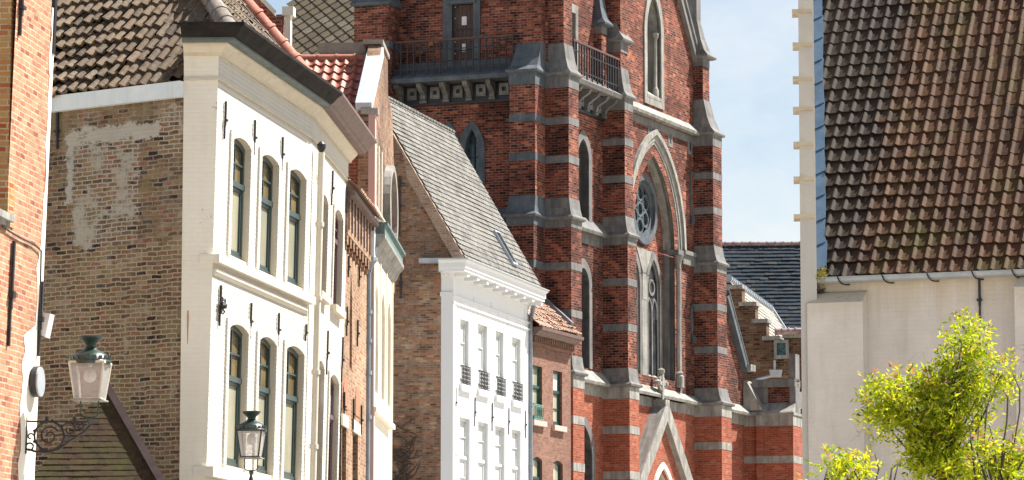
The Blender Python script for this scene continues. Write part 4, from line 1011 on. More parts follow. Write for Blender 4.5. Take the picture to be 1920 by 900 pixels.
mb = MB(); mb.box(FF, sj0, sd0, zdb, zdo, -.1, .05); mb.box(FF, sd1, sj1, zdb, zdo, -.1, .05); mb.box(FF, sj0, sj1, zdo, zdo+.35, -.1, .05); mb.box(FF, sj0+.15, sj1-.15, zdo+.02, zdo+.12, .05, .14); mb.build('door_surround', M['slate_shade_stone'], CHU)
mb = MB()
npl = 5
for i in range(npl): x0 = sd0+(sd1-sd0)*i/npl; mb.box(FF, x0+.008, x0+(sd1-sd0)/npl-.008, zdb, zdo, -.2, -.14-(i % 2)*.008)
dr = mb.build('door', M['wood'], CHU)
mb = MB()
for (ua, ub_, va, vb) in ((866, 875, 31, 47), (866.5, 874.5, 82, 97)): a, b = FF.S(ua, 40, -.13), FF.S(ub_, 40, -.13); mb.box(FF, a, b, FF.H(870, vb, -.13), FF.H(870, va, -.13), -.15, -.12)
mb.build('notice', M['paper'], dr)
mb = MB()
for k in range(5):
    for x in (sd0+.05, sd1-.05): q = FF.p(x, zdb+.25+.4*k, -.13); mb.lathe(q, [(.018, -.02), (.018, .02)], 6)
mb.build('studs', M['paper'], dr)
for v_ in (.56, .18):
    mb = MB(); mb.box(FF, sd0+.02, sd1-.02, zdb+(zdo-zdb)*v_-.03, zdb+(zdo-zdb)*v_+.03, -.14, -.115); mb.build('strap', M['black'], dr)
# ---- balcony: sloped slab, corbels, railing (both sides of the corner)
def balcony(fr, s0, s1, plinth=True):
    d = .75; zb_ = z1
    mb = MB(); mb.hexa([fr.p(a, zz_, dd) for a, zz_, dd in ((s0, zb_-.16, -.05), (s1, zb_-.16, -.05), (s1, zb_-.16, d), (s0, zb_-.16, d))], [fr.p(a, zz_, dd) for a, zz_, dd in ((s0, zb_+.5, -.05), (s1, zb_+.5, -.05), (s1, zb_-.02, d+.05), (s0, zb_-.02, d+.05))])
    mb.build('balcony', M['slate_shade_stone'] if fr is FF else M['stone'], CHU)  # front side takes the shade-toned stone
    mb = MB(); n = max(3, int((s1-s0)/.78))
    for i in range(n+1):
        x = s0+.1+(s1-s0-.2)*i/n
        pr = [(0, zb_-.70), (.14, zb_-.70), (.18, zb_-.62), (.20, zb_-.52), (.36, zb_-.40), (.54, zb_-.30), (.60, zb_-.17), (0, zb_-.17)]
        w = .085; mb.poly([fr.p(x-w, z, dd) for dd, z in pr]); mb.poly([fr.p(x+w, z, dd) for dd, z in pr][::-1])
        for k in range(len(pr)): a, b = pr[k], pr[(k+1) % len(pr)]; mb.poly([fr.p(x-w, a[1], a[0]), fr.p(x+w, a[1], a[0]), fr.p(x+w, b[1], b[0]), fr.p(x-w, b[1], b[0])])
        mb.box(fr, x-w-.03, x+w+.03, zb_-.78, zb_-.70, 0, .18)
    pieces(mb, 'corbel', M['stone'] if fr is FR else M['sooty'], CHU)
    mb = MB()
    for i in range(n):
        x = s0+.1+(s1-s0-.2)*(i+.5)/n
        mb.ring(fr, rect(x-.07, x+.07, zb_-.50, zb_-.36), rect(x-.17, x+.17, zb_-.64, zb_-.24), .02, .10)
        mb.box(fr, x-.07, x+.07, zb_-.50, zb_-.36, -.01, .03, 1); 
    mb.box(fr, s0, s1, zb_-.86, zb_-.78, 0, .10, 1)
    mb.box(fr, s0, s1, zb_-.78, zb_-.16, -.01, .018, 1)
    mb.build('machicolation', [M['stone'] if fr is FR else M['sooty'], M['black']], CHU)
    mb = MB(); zr0 = zb_+.18; zr1 = zb_+1.22; dr_ = d-.12
    mb.box(fr, s0, s1, zr1, zr1+.07, dr_-.035, dr_+.035, 1); mb.box(fr, s0, s1, zr1-.31, zr1-.27, dr_-.012, dr_+.012); mb.box(fr, s0, s1, zr0+.11, zr0+.15, dr_-.012, dr_+.012)
    x = s0+.08; k = 0
    while x < s1:
        mb.box(fr, x-.021, x+.021, zr0-(.12 if k % 2 else 0), zr1, dr_-.021, dr_+.021)
        if k % 2: mb.lathe(fr.p(x, zr1-.29, dr_), [(.01, -.05), (.035, 0), (.01, .05)], 6)
        x += .235; k += 1
    mb.build('railing', [M['black'], M['wood']], CHU)
    if plinth: mb = MB(); mb.box(fr, s0, s1, zb_+.2, zb_+.62, -.01, .04); mb.build('plinth', M['slate_shade_stone'] if fr is FF else M['stone'], CHU)
balcony(FF, sb1, -.92)
balcony(FR, .90, 5.1, False)
# ---- long side: narrow bay wall with lancets and the bay of the great arch
lc, la = 3.28, .50
z_a = FR.H(1096, 262); nb2 = pointed(lc, la, z2+.25, FR.H(1096, 300), FR.H(1096, 262)-FR.H(1096, 300))
nb3 = pointed(lc, la, z3t-.1, FR.H(1093, 535), FR.H(1093, 502)-FR.H(1093, 535))
nb4 = pointed(lc, .75, 3, 9.1, 1.15)
nb1 = rect(1.9, 2.5, z1+.2, FR.H(1080, 28))
ac = 10.04; wa = 2.05
gz_s, gz_a = 17.2, 20.36; 
great = pointed(ac, wa, z3t+.1, gz_s, gz_a-gz_s, 12)
up = pointed(ac, .70, 22.45, 24.85, 1.35)
porch = []
mb = MB(); zw = [(0, 0), (15.2, 0), (15.2, 24.3), (14.15, 24.35), (9.9, 29.0), (5.9, 30), (0, 30)]
H_ = 30
# stage-wise brick colours on the same plane: three strips
mb.wall(FR, [(0, z3_), (19.4, z3_), (19.4, 13.3), (17.7, 15.3), (15.0, 18.2), (15.0, z2), (0, z2)], [nb3, [(a, min(z, z2-.0001)) for a, z in [(ac-wa, z3t+.1), (ac+wa, z3t+.1), (ac+wa, z2-.02), (ac-wa, z2-.02)]]], reveal=0, m=0)
mb.wall(FR, [(0, z2), (15.0, z2), (15.0, z1), (0, z1)], [nb2, [(ac+wa, z2+.02), (ac+wa, gz_s)]+great[3:-1]+[(ac-wa, gz_s), (ac-wa, z2+.02)]], m=1)
mb.wall(FR, [(0, z1), (15.0, z1), (15.0, 24.3), (14.3, 24.35), (10.2, 29.5), (5.9, 30), (0, 30)], [up, nb1], m=1)
mb.wall(FR, rect(0, 19.4, 0, z3_), [nb4], m=2)
mb.build('side_wall', [M['ch_dark'], M['ch_mid'], M['ch_red']], CHU)
mb = MB(); mb.rim(FR, [great[0], great[1]], 0, -.01); 
mb.rim(FR, [(ac-wa, z2-.05), (ac-wa, z2+.05)], 0, -.45); mb.rim(FR, [(ac+wa, z2-.05), (ac+wa, z2+.05)], 0, -.45)
def moulded(fr, lpf, widths, parent, name, mat, ob=True):
    """orders of an arch: lpf(offset) gives the loop; widths: (off0, off1, d0, d1, back)"""
    mb = MB()
    for o0, o1, d0, d1, bk in widths: mb.ring(fr, lpf(o0), lpf(o1), d0, d1, 0, back=bk, open_bottom=ob)
    return mb.build(name, mat, parent)
hh = gz_a-gz_s
moulded(FR, lambda o: pointed(ac, wa+o, gz_s, gz_s, hh+o*1.05, 14), [(0, .20, -.45, -.18, -.5), (.20, .40, -.18, -.06, -.2), (.40, .52, -.06, .02, -.08), (.52, .72, 0, .06, -.03), (.72, .90, 0, .14, 0)], CHU, 'great_arch', M['stone_light'])
# jambs below the spring
mb = MB()
for sgn in (-1, 1):
    def bx(o0, o1, d0, d1, za, zb_):
        x0, x1 = ac+sgn*(wa+o0), ac+sgn*(wa+o1); mb.box(FR, min(x0, x1), max(x0, x1), za, zb_, d0, d1)
    bx(-.02, .22, -.5, -.22, z3t, gz_s); bx(.20, .42, -.3, -.10, z3t, gz_s); bx(.42, .60, -.2, .04, z3t-.3, gz_s)
    bx(0, .75, -.3, .16, gz_s-.18, gz_s)
pieces(mb, 'jamb', M['stone'], CHU)
for sgn in (-1, 1):
    x = ac+sgn*(wa+.30); mb = MB()
    mb.lathe(FR.p(x, z3t, .02), [(.2, -.1), (.2, .3), (.15, .36), (.18, .42), (.095, .5), (.09, gz_s-z3t-.75), (.12, gz_s-z3t-.68), (.10, gz_s-z3t-.6), (.13, gz_s-z3t-.4), (.22, gz_s-z3t-.2)], 14)
    mb.build('column', M['stone_light'], CHU, smooth=True)
# impost string to the right of the arch
mb = MB(); mb.box(FR, ac+wa+.6, s6, gz_s-.45, gz_s-.10, 0, .12); mb.box(FR, ac+wa+.6, s6, gz_s-.1, gz_s+.05, 0, .2); mb.build('string_course', M['stone'], CHU)
# recessed plane with rose and lancets; darker stone carries the arch's shade
rz, ro, ri = 18.45, 1.28, 1.04
rose = circle(ac, rz, ri, 28)
ls = [pointed(ac+k*1.0, .60, z3t+.2, 15.6, 1.15, 8) for k in (-1, 1)]
mb = MB(); mb.wall(FR, [(ac-wa-.3, z3t-.2), (ac+wa+.3, z3t-.2), (ac+wa+.3, gz_a+.4), (ac-wa-.3, gz_a+.4)], [rose]+ls, d=-.45, reveal=.45, m=0, mr=1)
mb.build('tympanum', [M['ch_mid'], M['stone']], CHU)
mb = MB(); mb.ring(FR, rose, circle(ac, rz, ro, 28), -.45, -.34)
mb.ring(FR, circle(ac, rz, ri-.15, 28), circle(ac, rz, ri+.01, 28), -.56, -.47)
w = mb.build('rose_window', M['slate_shade_stone'], CHU)
mb = MB()
for k in range(6):
    a = PI/3*k+.5; mb.ring(FR, circle(ac+.6*cos(a), rz+.6*sin(a), .24, 14), circle(ac+.6*cos(a), rz+.6*sin(a), .31, 14), -.60, -.52)
mb.ring(FR, circle(ac, rz, .22, 14), circle(ac, rz, .29, 14), -.60, -.52)
mb.build('tracery', M['slate_shade_stone'], w)
mb = MB(); mb.poly([FR.p(a, z, -.62) for a, z in rose]); mb.build('leaded_glass', M['gteal'], w)
for lp in ls:
    c_ = (lp[0][0]+lp[1][0])/2; mb = MB()
    mb.ring(FR, lp, pointed(c_, .80, z3t+.2, 15.6, 1.45, 8), -.45, -.39, open_bottom=True)
    mb.ring(FR, pointed(c_, .5, z3t+.2, 15.6, 1.0, 8), lp, -.50, -.455, open_bottom=True)
    w = mb.build('lancet_window', M['stone'], CHU)
    mb = MB(); mb.box(FR, c_-.045, c_+.045, z3t+.2, 14.9, -.52, -.47)
    for k in (-1, 1): mb.ring(FR, pointed(c_+k*.26, .20, 14.6, 14.9, .38, 6), pointed(c_+k*.26, .27, 14.6, 14.9, .46, 6), -.52, -.47, open_bottom=True)
    mb.ring(FR, circle(c_, 15.72, .22, 12), circle(c_, 15.72, .30, 12), -.52, -.47)
    mb.build('tracery', M['stone'], w)
    mb = MB(); mb.poly([FR.p(a, z, -.52) for a, z in lp]); mb.build('leaded_glass', M['gdark'], w)
# spandrel stone between rose and lancets
mb = MB(); mb.prism(FR, [(ac-.22, 15.2), (ac+.22, 15.2), (ac+.18, 16.2), (ac+.75, 17.0), (ac+.35, 16.98), (ac, 17.05), (ac-.35, 16.98), (ac-.75, 17.0), (ac-.18, 16.2)], -.45, -.37)
mb.box(FR, ac-.22, ac+.22, z3t+.1, 15.2, -.45, -.38); mb.build('mullion', M['stone_light'], CHU)
# sloped sill of the great window
mb = MB(); a0_, a1_ = ac-wa-.6, ac+wa+.6
mb.hexa([FR.p(a0_, z3_-.1, -.9), FR.p(a1_, z3_-.1, -.9), FR.p(a1_, z3_-.1, .28), FR.p(a0_, z3_-.1, .28)], [FR.p(a0_, z3t+.65, -.9), FR.p(a1_, z3t+.65, -.9), FR.p(a1_, z3_+.02, .28), FR.p(a0_, z3_+.02, .28)])
mb.build('sill', M['stone_light'], CHU)
# string courses with sloping tops
def string(fr, s0, s1, z, h=.45, d=.3, mat='stone', band=.35, fd=0.0):
    mb = MB(); mb.hexa([fr.p(s0, z-.10, -.05), fr.p(s1, z-.10, -.05), fr.p(s1, z-.10, d), fr.p(s0, z-.10, d)], [fr.p(s0, z+h, -.05), fr.p(s1, z+h, -.05), fr.p(s1, z, d+.03), fr.p(s0, z, d+.03)])
    if band: mb.box(fr, s0, s1, z-.1-band, z-.1, -.02, .012+fd)
    mb.build('string_course', M[mat], CHU)
string(FR, 5.9, s6, z1, .35, .25, 'stone_light', .0)
mb = MB(); mb.box(FR, 5.9, s6, z1-.42, z1-.14, -.02, .012)
for k in range(4): x = 7.6+k*2.05; mb.box(FR, x-.22, x+.22, z1-.85, z1-.14, -.02, .02)
mb.build('stone_band', M['stone'], CHU)
mb = MB()
for k in range(4): x = 7.6+k*2.05; mb.box(FR, x-.07, x+.07, z1-.72, z1-.38, .0, .024)
pieces(mb, 'slot', M['black'], CHU)
string(FR, .9, 5.12, z2, .45, .22, 'stone'); string(FF, -9, -.9, z2, .45, .3, 'slate_shade_stone', .35)
string(FR, .9, 5.12, z3_, .45, .3, 'stone_light'); string(FR, 5.9, s6, z3_, .3, .3, 'stone_light'); string(FR, s6+1, 19.4, z3_, .35, .3, 'stone_light')
# lancets of the narrow bay
for lp, mat in ((nb2, 'gdark'), (nb3, 'gdark'), (nb4, 'gdark')):
    c_ = lc; aa = (lp[1][0]-lp[0][0])/2; zs_ = lp[2][1]; h_ = max(z for _, z in lp)-zs_
    mb = MB(); mb.ring(FR, lp, pointed(c_, aa+.25, lp[0][1], zs_, h_+.32), -.3, .04, open_bottom=True); mb.rim(FR, lp, 0, -.4)
    w = mb.build('lancet_window', M['stone'], CHU)
    mb = MB(); mb.wall(FR, lp, d=-.38); mb.build('louvre', M['slate_shade_stone'], w)
mb = MB(); mb.ring(FR, nb1, rect(1.75, 2.72, z1+.2, FR.H(1080, 28)+.3), -.3, .08); w = mb.build('window', M['stone_light'], CHU)
mb = MB(); mb.wall(FR, nb1, d=-.25); mb.build('pane', M['gdark'], w)
# small turret-like shaft beside the second buttress above the balcony
mb = MB(); mb.box(FR, 4.35, 4.85, z1, 24.15, -.05, .28); mb.build('buttress', M['ch_mid'], CHU)
mb = MB(); mb.box(FR, 4.34, 4.86, 23.85, 24.15, -.05, .29); mb.build('stone_band', M['stone'], CHU)
weather(FR, (4.3, 4.9, .36), (4.5, 4.9, .1), 24.2, 25.4, CHU, M['slate_shade_stone'])
weather(FR, (5.10, 5.92, .72), (5.3, 5.9, .3), 23.75, 25.2, CHU, M['stone']); mb = MB(); mb.box(FR, 5.16, 5.86, 23.3, 23.68, -.05, .67); mb.build('stone_band', M['stone'], CHU)
# upper belfry-like window
mb = MB(); mb.ring(FR, up, pointed(ac, .97, 22.15, 24.85, 1.75), -.1, .05); mb.rim(FR, up, 0, -.6)
w = mb.build('lancet_window', M['stone_light'], CHU)
mb = MB(); mb.hexa([FR.p(ac-.7, 22.4, -.6), FR.p(ac+.7, 22.4, -.6), FR.p(ac+.7, 22.4, .06), FR.p(ac-.7, 22.4, .06)], [FR.p(ac-.7, 22.95, -.6), FR.p(ac+.7, 22.95, -.6), FR.p(ac+.7, 22.5, .06), FR.p(ac-.7, 22.5, .06)]); mb.build('sill', M['stone_light'], w)
mb = MB(); mb.wall(FR, up, d=-.55); mb.build('blind_panel', M['stone'], w)
mb = MB(); mb.lathe(FR.p(ac+.5, 22.7, -.12), [(.13, -.2), (.13, .1), (.09, .2), (.065, .25), (.065, 1.95), (.12, 2.05), (.13, 2.2)], 10); mb.build('colonnette', M['stone_light'], w, smooth=True)
# gable rake coping
def lam(a, za, b, zb_): 
    mb = MB(); mb.bar(FR.p(a, za, .05), FR.p(b, zb_, .05), .42, .22, FR.n.cross(V((0,0,1))).cross(FR.n)); return mb
mb = MB(); mb.bar(FR.p(14.2, 24.45, .02), FR.p(10.1, 29.6, .02), .30, .18, Z); mb.bar(FR.p(14.35, 24.75, -.1), FR.p(10.25, 29.9, -.1), .6, .12, Z); mb.build('gable_coping', M['stone'], CHU)
# blue stone tablets on the far pier and frame lines
mb = MB(); x0 = s6-.42
for za, zb_ in ((18.35, 20.02+HB), (13.95, 15.15+HB)): mb.box(FR, x0, s6+.0, zb_-.12, zb_, -.01, .05); mb.box(FR, x0, x0+.12, za, zb_, -.01, .05); mb.box(FR, x0, s6, za, za+.3, -.01, .05)
mb.build('stone_panel', M['slate_shade_stone'], CHU)
# ---- porch gable with cross
Gd = .42; pz = FR.H(1247, 757, Gd); pcs = FR.S(1247, 757, Gd)
hw = 2.6; dz_ = 2.75
pa = pointed(pcs, .95, 3, pz-4.0, 1.55, 8)
mb = MB(); mb.wall(FR, [(pcs-hw-1, 0), (pcs+hw+1, 0), (pcs+hw+1, pz-dz_*(hw+1)/hw), (pcs, pz-.1), (pcs-hw-1, pz-dz_*(hw+1)/hw)], [pa], d=Gd-.12, reveal=.5); mb.build('porch_gable', M['ch_red'], CHU)
mb = MB()
for sg in (-1, 1):
    k = 1.35
    top_o, bot_o = (0, pz+.12), (sg*hw*k, pz+.12-dz_*k); top_i, bot_i = (0, pz-.62), (sg*(hw*k), pz-.62-dz_*k)
    q = [(pcs+a, z) for a, z in (top_i, bot_i, bot_o, top_o)]
    mb.prism(FR, q, -.02, Gd+.10)
mb.build('porch_coping', M['stone_light'], CHU)
moulded(FR, lambda o: pointed(pcs, .95+o, 3, pz-4.0, 1.55+o*1.1, 8), [(0, .16, Gd-.3, Gd-.14, Gd-.5), (.16, .34, Gd-.14, Gd-.04, Gd-.2)], CHU, 'porch_arch', M['stonewhite'])
mb = MB(); mb.wall(FR, pa, d=Gd-.6); mb.build('porch_door', M['wood'], CHU)
cc = FR.p(pcs, pz, .28); mb = MB(); fx = FR
mb.box(FR, pcs-.2, pcs+.2, pz-.1, pz+.14, .05, .52)
mb.box(FR, pcs-.08, pcs+.08, pz+.14, pz+1.16, .20, .36)
mb.box(FR, pcs-.36, pcs+.36, pz+.66, pz+.80, .21, .35)
n = 18; mb.ring(FR, [(pcs+.19*cos(2*PI*i/n), pz+.73+.19*sin(2*PI*i/n)) for i in range(n)], [(pcs+.29*cos(2*PI*i/n), pz+.73+.29*sin(2*PI*i/n)) for i in range(n)], .23, .33)
for a, b in ((-.36, .73), (.36, .73), (0, 1.16)): mb.lathe(FR.p(pcs+a, pz+b, .28), [(.03, -.12), (.13, -.05), (.13, .05), (.03, .12)], 8)
mb.build('cross_finial', M['stone_light'], CHU)
# ---- church roof of diamond slates behind the front side
gdz = (-FF.n*cos(R(52))+Z*sin(R(52))).normalized(); eD = FF.t; Od_ = FF.p(-14.5, 19.2, -6); nD = eD.cross(gdz)
mb = MB(); cw_, chh = .27, .27; 
for j in range(-2, 52):
    for i in range(40):
        c_ = Od_+eD*((i+.5*(j % 2))*2*cw_)+gdz*(j*chh)
        mb.r.append(random.random()); k = len(mb.v)
        mb.v += [c_-gdz*chh*.96+nD*.04, c_+eD*cw_*.97+nD*.015, c_+gdz*chh*.97+nD*.0, c_-eD*cw_*.97+nD*.015]; mb.f.append([k, k+1, k+2, k+3]); mb.m.append(0)
mb.poly([Od_-nD*.03-gdz*3, Od_+eD*22-nD*.03-gdz*3, Od_+eD*22+gdz*14-nD*.03, Od_+gdz*14-nD*.03], 1)
mb.clip([(FF.p(sb0+.02, 0, -3), FF.t)])
mb.build('roof', [M['t_diamond'], M['t_diamond_edge']], CHU)
# ---- lower right: raking aisle wall, projecting corner block and parapet
mb = MB(); mb.bar(FR.p(17.2, 16.0, .08), FR.p(19.35, 13.35, .08), .3, .22, Z); mb.bar(FR.p(17.2, 16.25, .0), FR.p(19.35, 13.6, .0), .5, .06, Z); mb.build('rake_coping', M['slate_shade_stone'], CHU)
mb = MB(); mb.box(FR, 19.2, 19.75, 13.35, 13.6, -.1, .38); mb.build('kneeler', M['stone_light'], CHU)
K2 = Frame(FR.p(19.4, 0), 109.8, 0); wK = K2.S(1487, 800); dK0 = K2.S(1420, 800)
mb = MB(); mb.box(K2, -.05, wK, 0, z3_-.1, -3, 0); mb.build('aisle_wall', M['ch_red'], CHU)
mb = MB(); mb.box(K2, dK0, dK0+.22, 0, z3_-.1, 0, .16); mb.build('buttress', M['ch_red'], CHU)
mb = MB(); mb.box(K2, -.02, wK+.01, z3_-.5, z3_-.1, -3, .012); mb.box(K2, -.02, wK+.01, 9.85, 10.12, -3, .012); mb.box(K2, dK0-.01, dK0+.23, z3_-.5, z3_-.1, 0, .172); mb.box(K2, dK0-.01, dK0+.23, 9.85, 10.12, 0, .172); pieces(mb, 'stone_band', M['stone_light'], CHU)
mb = MB(); mb.box(K2, -.05, wK+.05, z3_-.1, z3_, -3, .08); mb.hexa([K2.p(-.05, z3_, -.5), K2.p(wK, z3_, -.5), K2.p(wK, z3_, .1), K2.p(-.05, z3_, .1)], [K2.p(-.05, z3_+.45, -.5), K2.p(wK, z3_+.45, -.5), K2.p(wK, z3_+.05, .05), K2.p(-.05, z3_+.05, .05)]); mb.build('string_course', M['stone_light'], CHU)
mb = MB(); mb.box(K2, .4, wK-.1, z3_, 12.75, -1, -.45); mb.build('parapet', M['ch_dark'], CHU)
mb = MB(); mb.box(K2, .25, wK, 12.75, 13.05, -1.1, -.3); mb.box(K2, .25, .85, z3_+.1, 12.75, -1, -.42); mb.box(K2, wK-.25, wK+.0, z3_-.1, 14.0, -1, -.40); mb.build('parapet_coping', M['stone'], CHU)
mb = MB(); q = [(19.4, 12.95), (19.4, 11.8)]
mb.prism(Frame(K2.p(.02, 0, 0), 109.8), [(0, 13.0), (.12, 13.0), (.75, 11.85), (0, 11.85)], -.6, .1); mb.build('weathering', M['stone_light'], CHU)

# ================================================================== stepped gable house to the right of the church
SG = Frame(at(1366, 620, 150.0), 108, 0)
SH = thing('stepped_gable_house', 'brown brick house with descending stepped gable and pale slate roof right of the church', 'house', SG.p(0, 0))
steps = [(1391, 541), (1416, 573), (1437, 605), (1460, 637)]
pts = [(-2.5, 0)]; mb = MB(); 
xe = SG.S(1502, 650)
outl = [(-2.5, 0), (xe, 0), (xe, SG.H(1480, 633)), (SG.S(1470, 640), SG.H(1480, 633)), (SG.S(1470, 640), SG.H(1470, 655)), (SG.S(1460, 640), SG.H(1460, 655))]
prev = None
for u, v in steps[::-1]:
    x = SG.S(u, v); outl.append((x, outl[-1][1])) if abs(outl[-1][0]-x) > .01 else None
    outl.append((x, SG.H(u, v)))
outl += [(-2.5, outl[-1][1])]
swd = rect(SG.S(1457, 655), SG.S(1474, 655), SG.H(1465, 666), SG.H(1465, 643))
outl = [p for i, p in enumerate(outl) if i == 0 or (abs(p[0]-outl[i-1][0])+abs(p[1]-outl[i-1][1])) > 1e-3]
mb.prism(SG, outl, -.5, 0); mb.build('gable_wall', M['far_brick'], SH)
mb = MB()
for (u0, u1), v in zip(((1360, 1391), (1386, 1417), (1410, 1438), (1430, 1461), (1468, 1503)), (541, 573, 605, 637, 633)):
    mb.box(SG, SG.S(u0, v), SG.S(u1, v)+.06, SG.H(u1, v), SG.H(u1, v)+.16, -.6, .12)
pieces(mb, 'step_coping', M['stone_light'], SH)
mb = MB(); mb.ring(SG, swd, [(a+(-.12 if i in (0, 3) else .12), z+(-.15 if i < 2 else .12)) for i, (a, z) in enumerate(swd)], 0, .08); w = mb.build('window', M['stone_light'], SH)
mb = MB(); mb.wall(SG, swd, d=.02); mb.build('pane', M['gteal'], w)
anchor(SG, 1383, 600, 645, SH, .08)
SR = Frame(SG.p(0, 0, -1.5), 17, 0)
pr0, pr1 = at(1366, 524, 152), at(1448, 551, 165.0)
eS_ = (pr1-pr0); eS_.z = 0; eS_.normalize(); outn = V((eS_.y, -eS_.x, 0)); gS_ = (outn*cos(R(58))-Z*sin(R(58)))
lowL = pr0+gS_*6.0; mb = MB(); Lr = (pr1-pr0).length
tiles(mb, lowL, eS_, -gS_, Lr, 6.0, .34, .28, flat, 0, .03, 1, .004, skew=.5, thick=.03); mb.poly([lowL-Z*.1, lowL+eS_*Lr-Z*.1, pr0+eS_*Lr-Z*.1, pr0-Z*.1])
mb.clip([(pr0+eS_*Lr, eS_)])
mb.build('roof', M['t_pale'], SH)
ridge_tiles(pr0+Z*.06, eS_, Lr, .12, .5, M['lead_white'], SH, 'ridge_tiles', .04)
mb = MB(); mb.bar(pr0+eS_*Lr+Z*.08, lowL+eS_*Lr+Z*.08, .32, .14, Z); mb.build('verge_flashing', M['lead_sky_tint'] if False else M['lead_white'], SH)
mb = MB(); hx = at(1455, 700, 148.5); mb.hexa([hx+V(p) for p in ((-.22, 0, -.15), (.22, 0, -.15), (.22, .3, -.15), (-.22, .3, -.15))], [hx+V(p) for p in ((-.27, -.05, .15), (.27, -.05, .15), (.27, .35, .15), (-.27, .35, .15))])
mb.tube([hx+V((-.2, .1, -.1)), at(1418, 712, 148.5)], .06, 8); mb.tube([hx+V((-.05, .1, .1)), hx+V((-.05, .1, .55))], .05, 8); mb.build('rain_hopper', M['zinc'], SH)
rr_ = at(1453, 622, 149); ridge_tiles(rr_, V((1, .03, .03)).normalized(), 1.2, .14, .28, plain('ridge_purple', (.16, .08, .08), (.34, .28, .28), 6), SH, 'ridge_tiles', .03)
pipe([at(1494, 765, 136), V((*at(1494, 800, 136).xy, 0))], .13, plain('pipe_pale_blue', (.38, .46, .5), (.5, .56, .6), 4), SH)
mb = MB(); mb.box(Frame(at(1487, 700, 139), 105), 0, .9, 0, at(1490, 640, 139).z, -.4, 0); mb.build('side_pier', M['far_brick'], SH)
mb = MB(); mb.box(Frame(at(1489, 700, 138.5), 105), 0, .7, at(1490, 765, 138.5).z, at(1490, 735, 138.5).z, -.4, 0); mb.build('pier_cap', M['stonewhite'], SH)

# ================================================================== dark slate roof beyond
SL = Frame(at(1366, 640, 175), 92, 0)
SLH = thing('slate_roofed_house', 'distant house of which a long dark blue slate roof shows against the sky', 'house', SL.p(0, 0))
zl = at(1366, 645, 175).z; g_ = (-SL.n*cos(R(50))+Z*sin(R(50))).normalized(); O_ = SL.p(-8, zl, 0)
zrd = at(1430, 466, 181).z; Hs = (zrd-zl)/sin(R(50))
mb = MB(); tiles(mb, O_, SL.t, g_, 18, Hs, .45, .27, flat, 0, .04, 1, .008, skew=.5, thick=.04); mb.poly([O_-Z*.05, O_+SL.t*18-Z*.05, O_+SL.t*18+g_*Hs-Z*.05, O_+g_*Hs-Z*.05]); 
tp = O_+g_*Hs; mb.poly([tp, tp+SL.t*18, tp+SL.t*18-SL.n*6-Z*7, tp-SL.n*6-Z*7]); mb.build('roof', M['t_slate'], SLH)
ridge_tiles(tp+Z*.05+SL.t*.0, SL.t, 18, .13, .42, plain('ridge_mauve', (.12, .08, .09), (.34, .27, .26), 3), SLH, 'ridge_tiles', .03)
mb = MB(); mb.box(SL, -8, 10, 0, zl, -8, 0); mb.build('wall', M['far_brick'], SLH)
# ================================================================== cream rendered house on the right
E = Frame(at(1531, 520, 58.0), 110.3, 0)
EH = thing('rendered_house', 'cream rendered house on the right with mossy brown pantile roof and stepped parapet', 'house', E.p(0, 0))
ze = E.H(1725, 517); zl_ = E.H(1531, 527)
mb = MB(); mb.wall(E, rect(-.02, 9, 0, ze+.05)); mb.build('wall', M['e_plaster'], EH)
# pilasters
for (ua, ub2, dd, vt) in ((1525, 1619, .34, 546), (1913, 2030, .34, 530)):
    a, b = E.S(ua, 700), E.S(ub2, 700, dd); zt_ = E.H(1570, vt); mb = MB()
    a = max(a, -.20)
    mb.box(E, a, b, 0, zt_-.22, -.05, dd); mb.hexa([E.p(a, zt_-.22, -.02), E.p(b, zt_-.22, -.02), E.p(b, zt_-.22, dd), E.p(a, zt_-.22, dd)], [E.p(a, zt_, -.02), E.p(b, zt_, -.02), E.p(b, zt_-.04, .10), E.p(a, zt_-.04, .10)])
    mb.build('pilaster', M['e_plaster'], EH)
# gutter
mb = MB(); g0, g1 = E.p(.0, 0, .0), E.p(9, 0, .0); n = 9; prof = [(.13+.085*cos(PI+PI*i/n), .085*sin(PI+PI*i/n)) for i in range(n+1)]; prof += [(.215, .015), (.235, .015), (.235, -.0)] ; prof = [(.045, 0)]+prof[1:]
mb.sweep([V((g0.x, g0.y, ze)), V((g1.x, g1.y, ze))], prof+[(.2, -.0), (.13, -.06), (.06, -.0)]); mb.build('gutter', M['zinc'], EH, smooth=False)
for u in (1577, 1660, 1744, 1828, 1903):
    x = E.S(u, 520); mb = MB(); mb.tube([E.p(x, ze+.02, .235), E.p(x+.03, ze-.06, .24), E.p(x+.06, ze-.10, .18), E.p(x+.10, ze-.11, .1), E.p(x+.14, ze-.10, 0)], .012, 6); mb.build('gutter_bracket', M['black'], EH)
anchor(E, 1837, 522, 602, EH, .035)
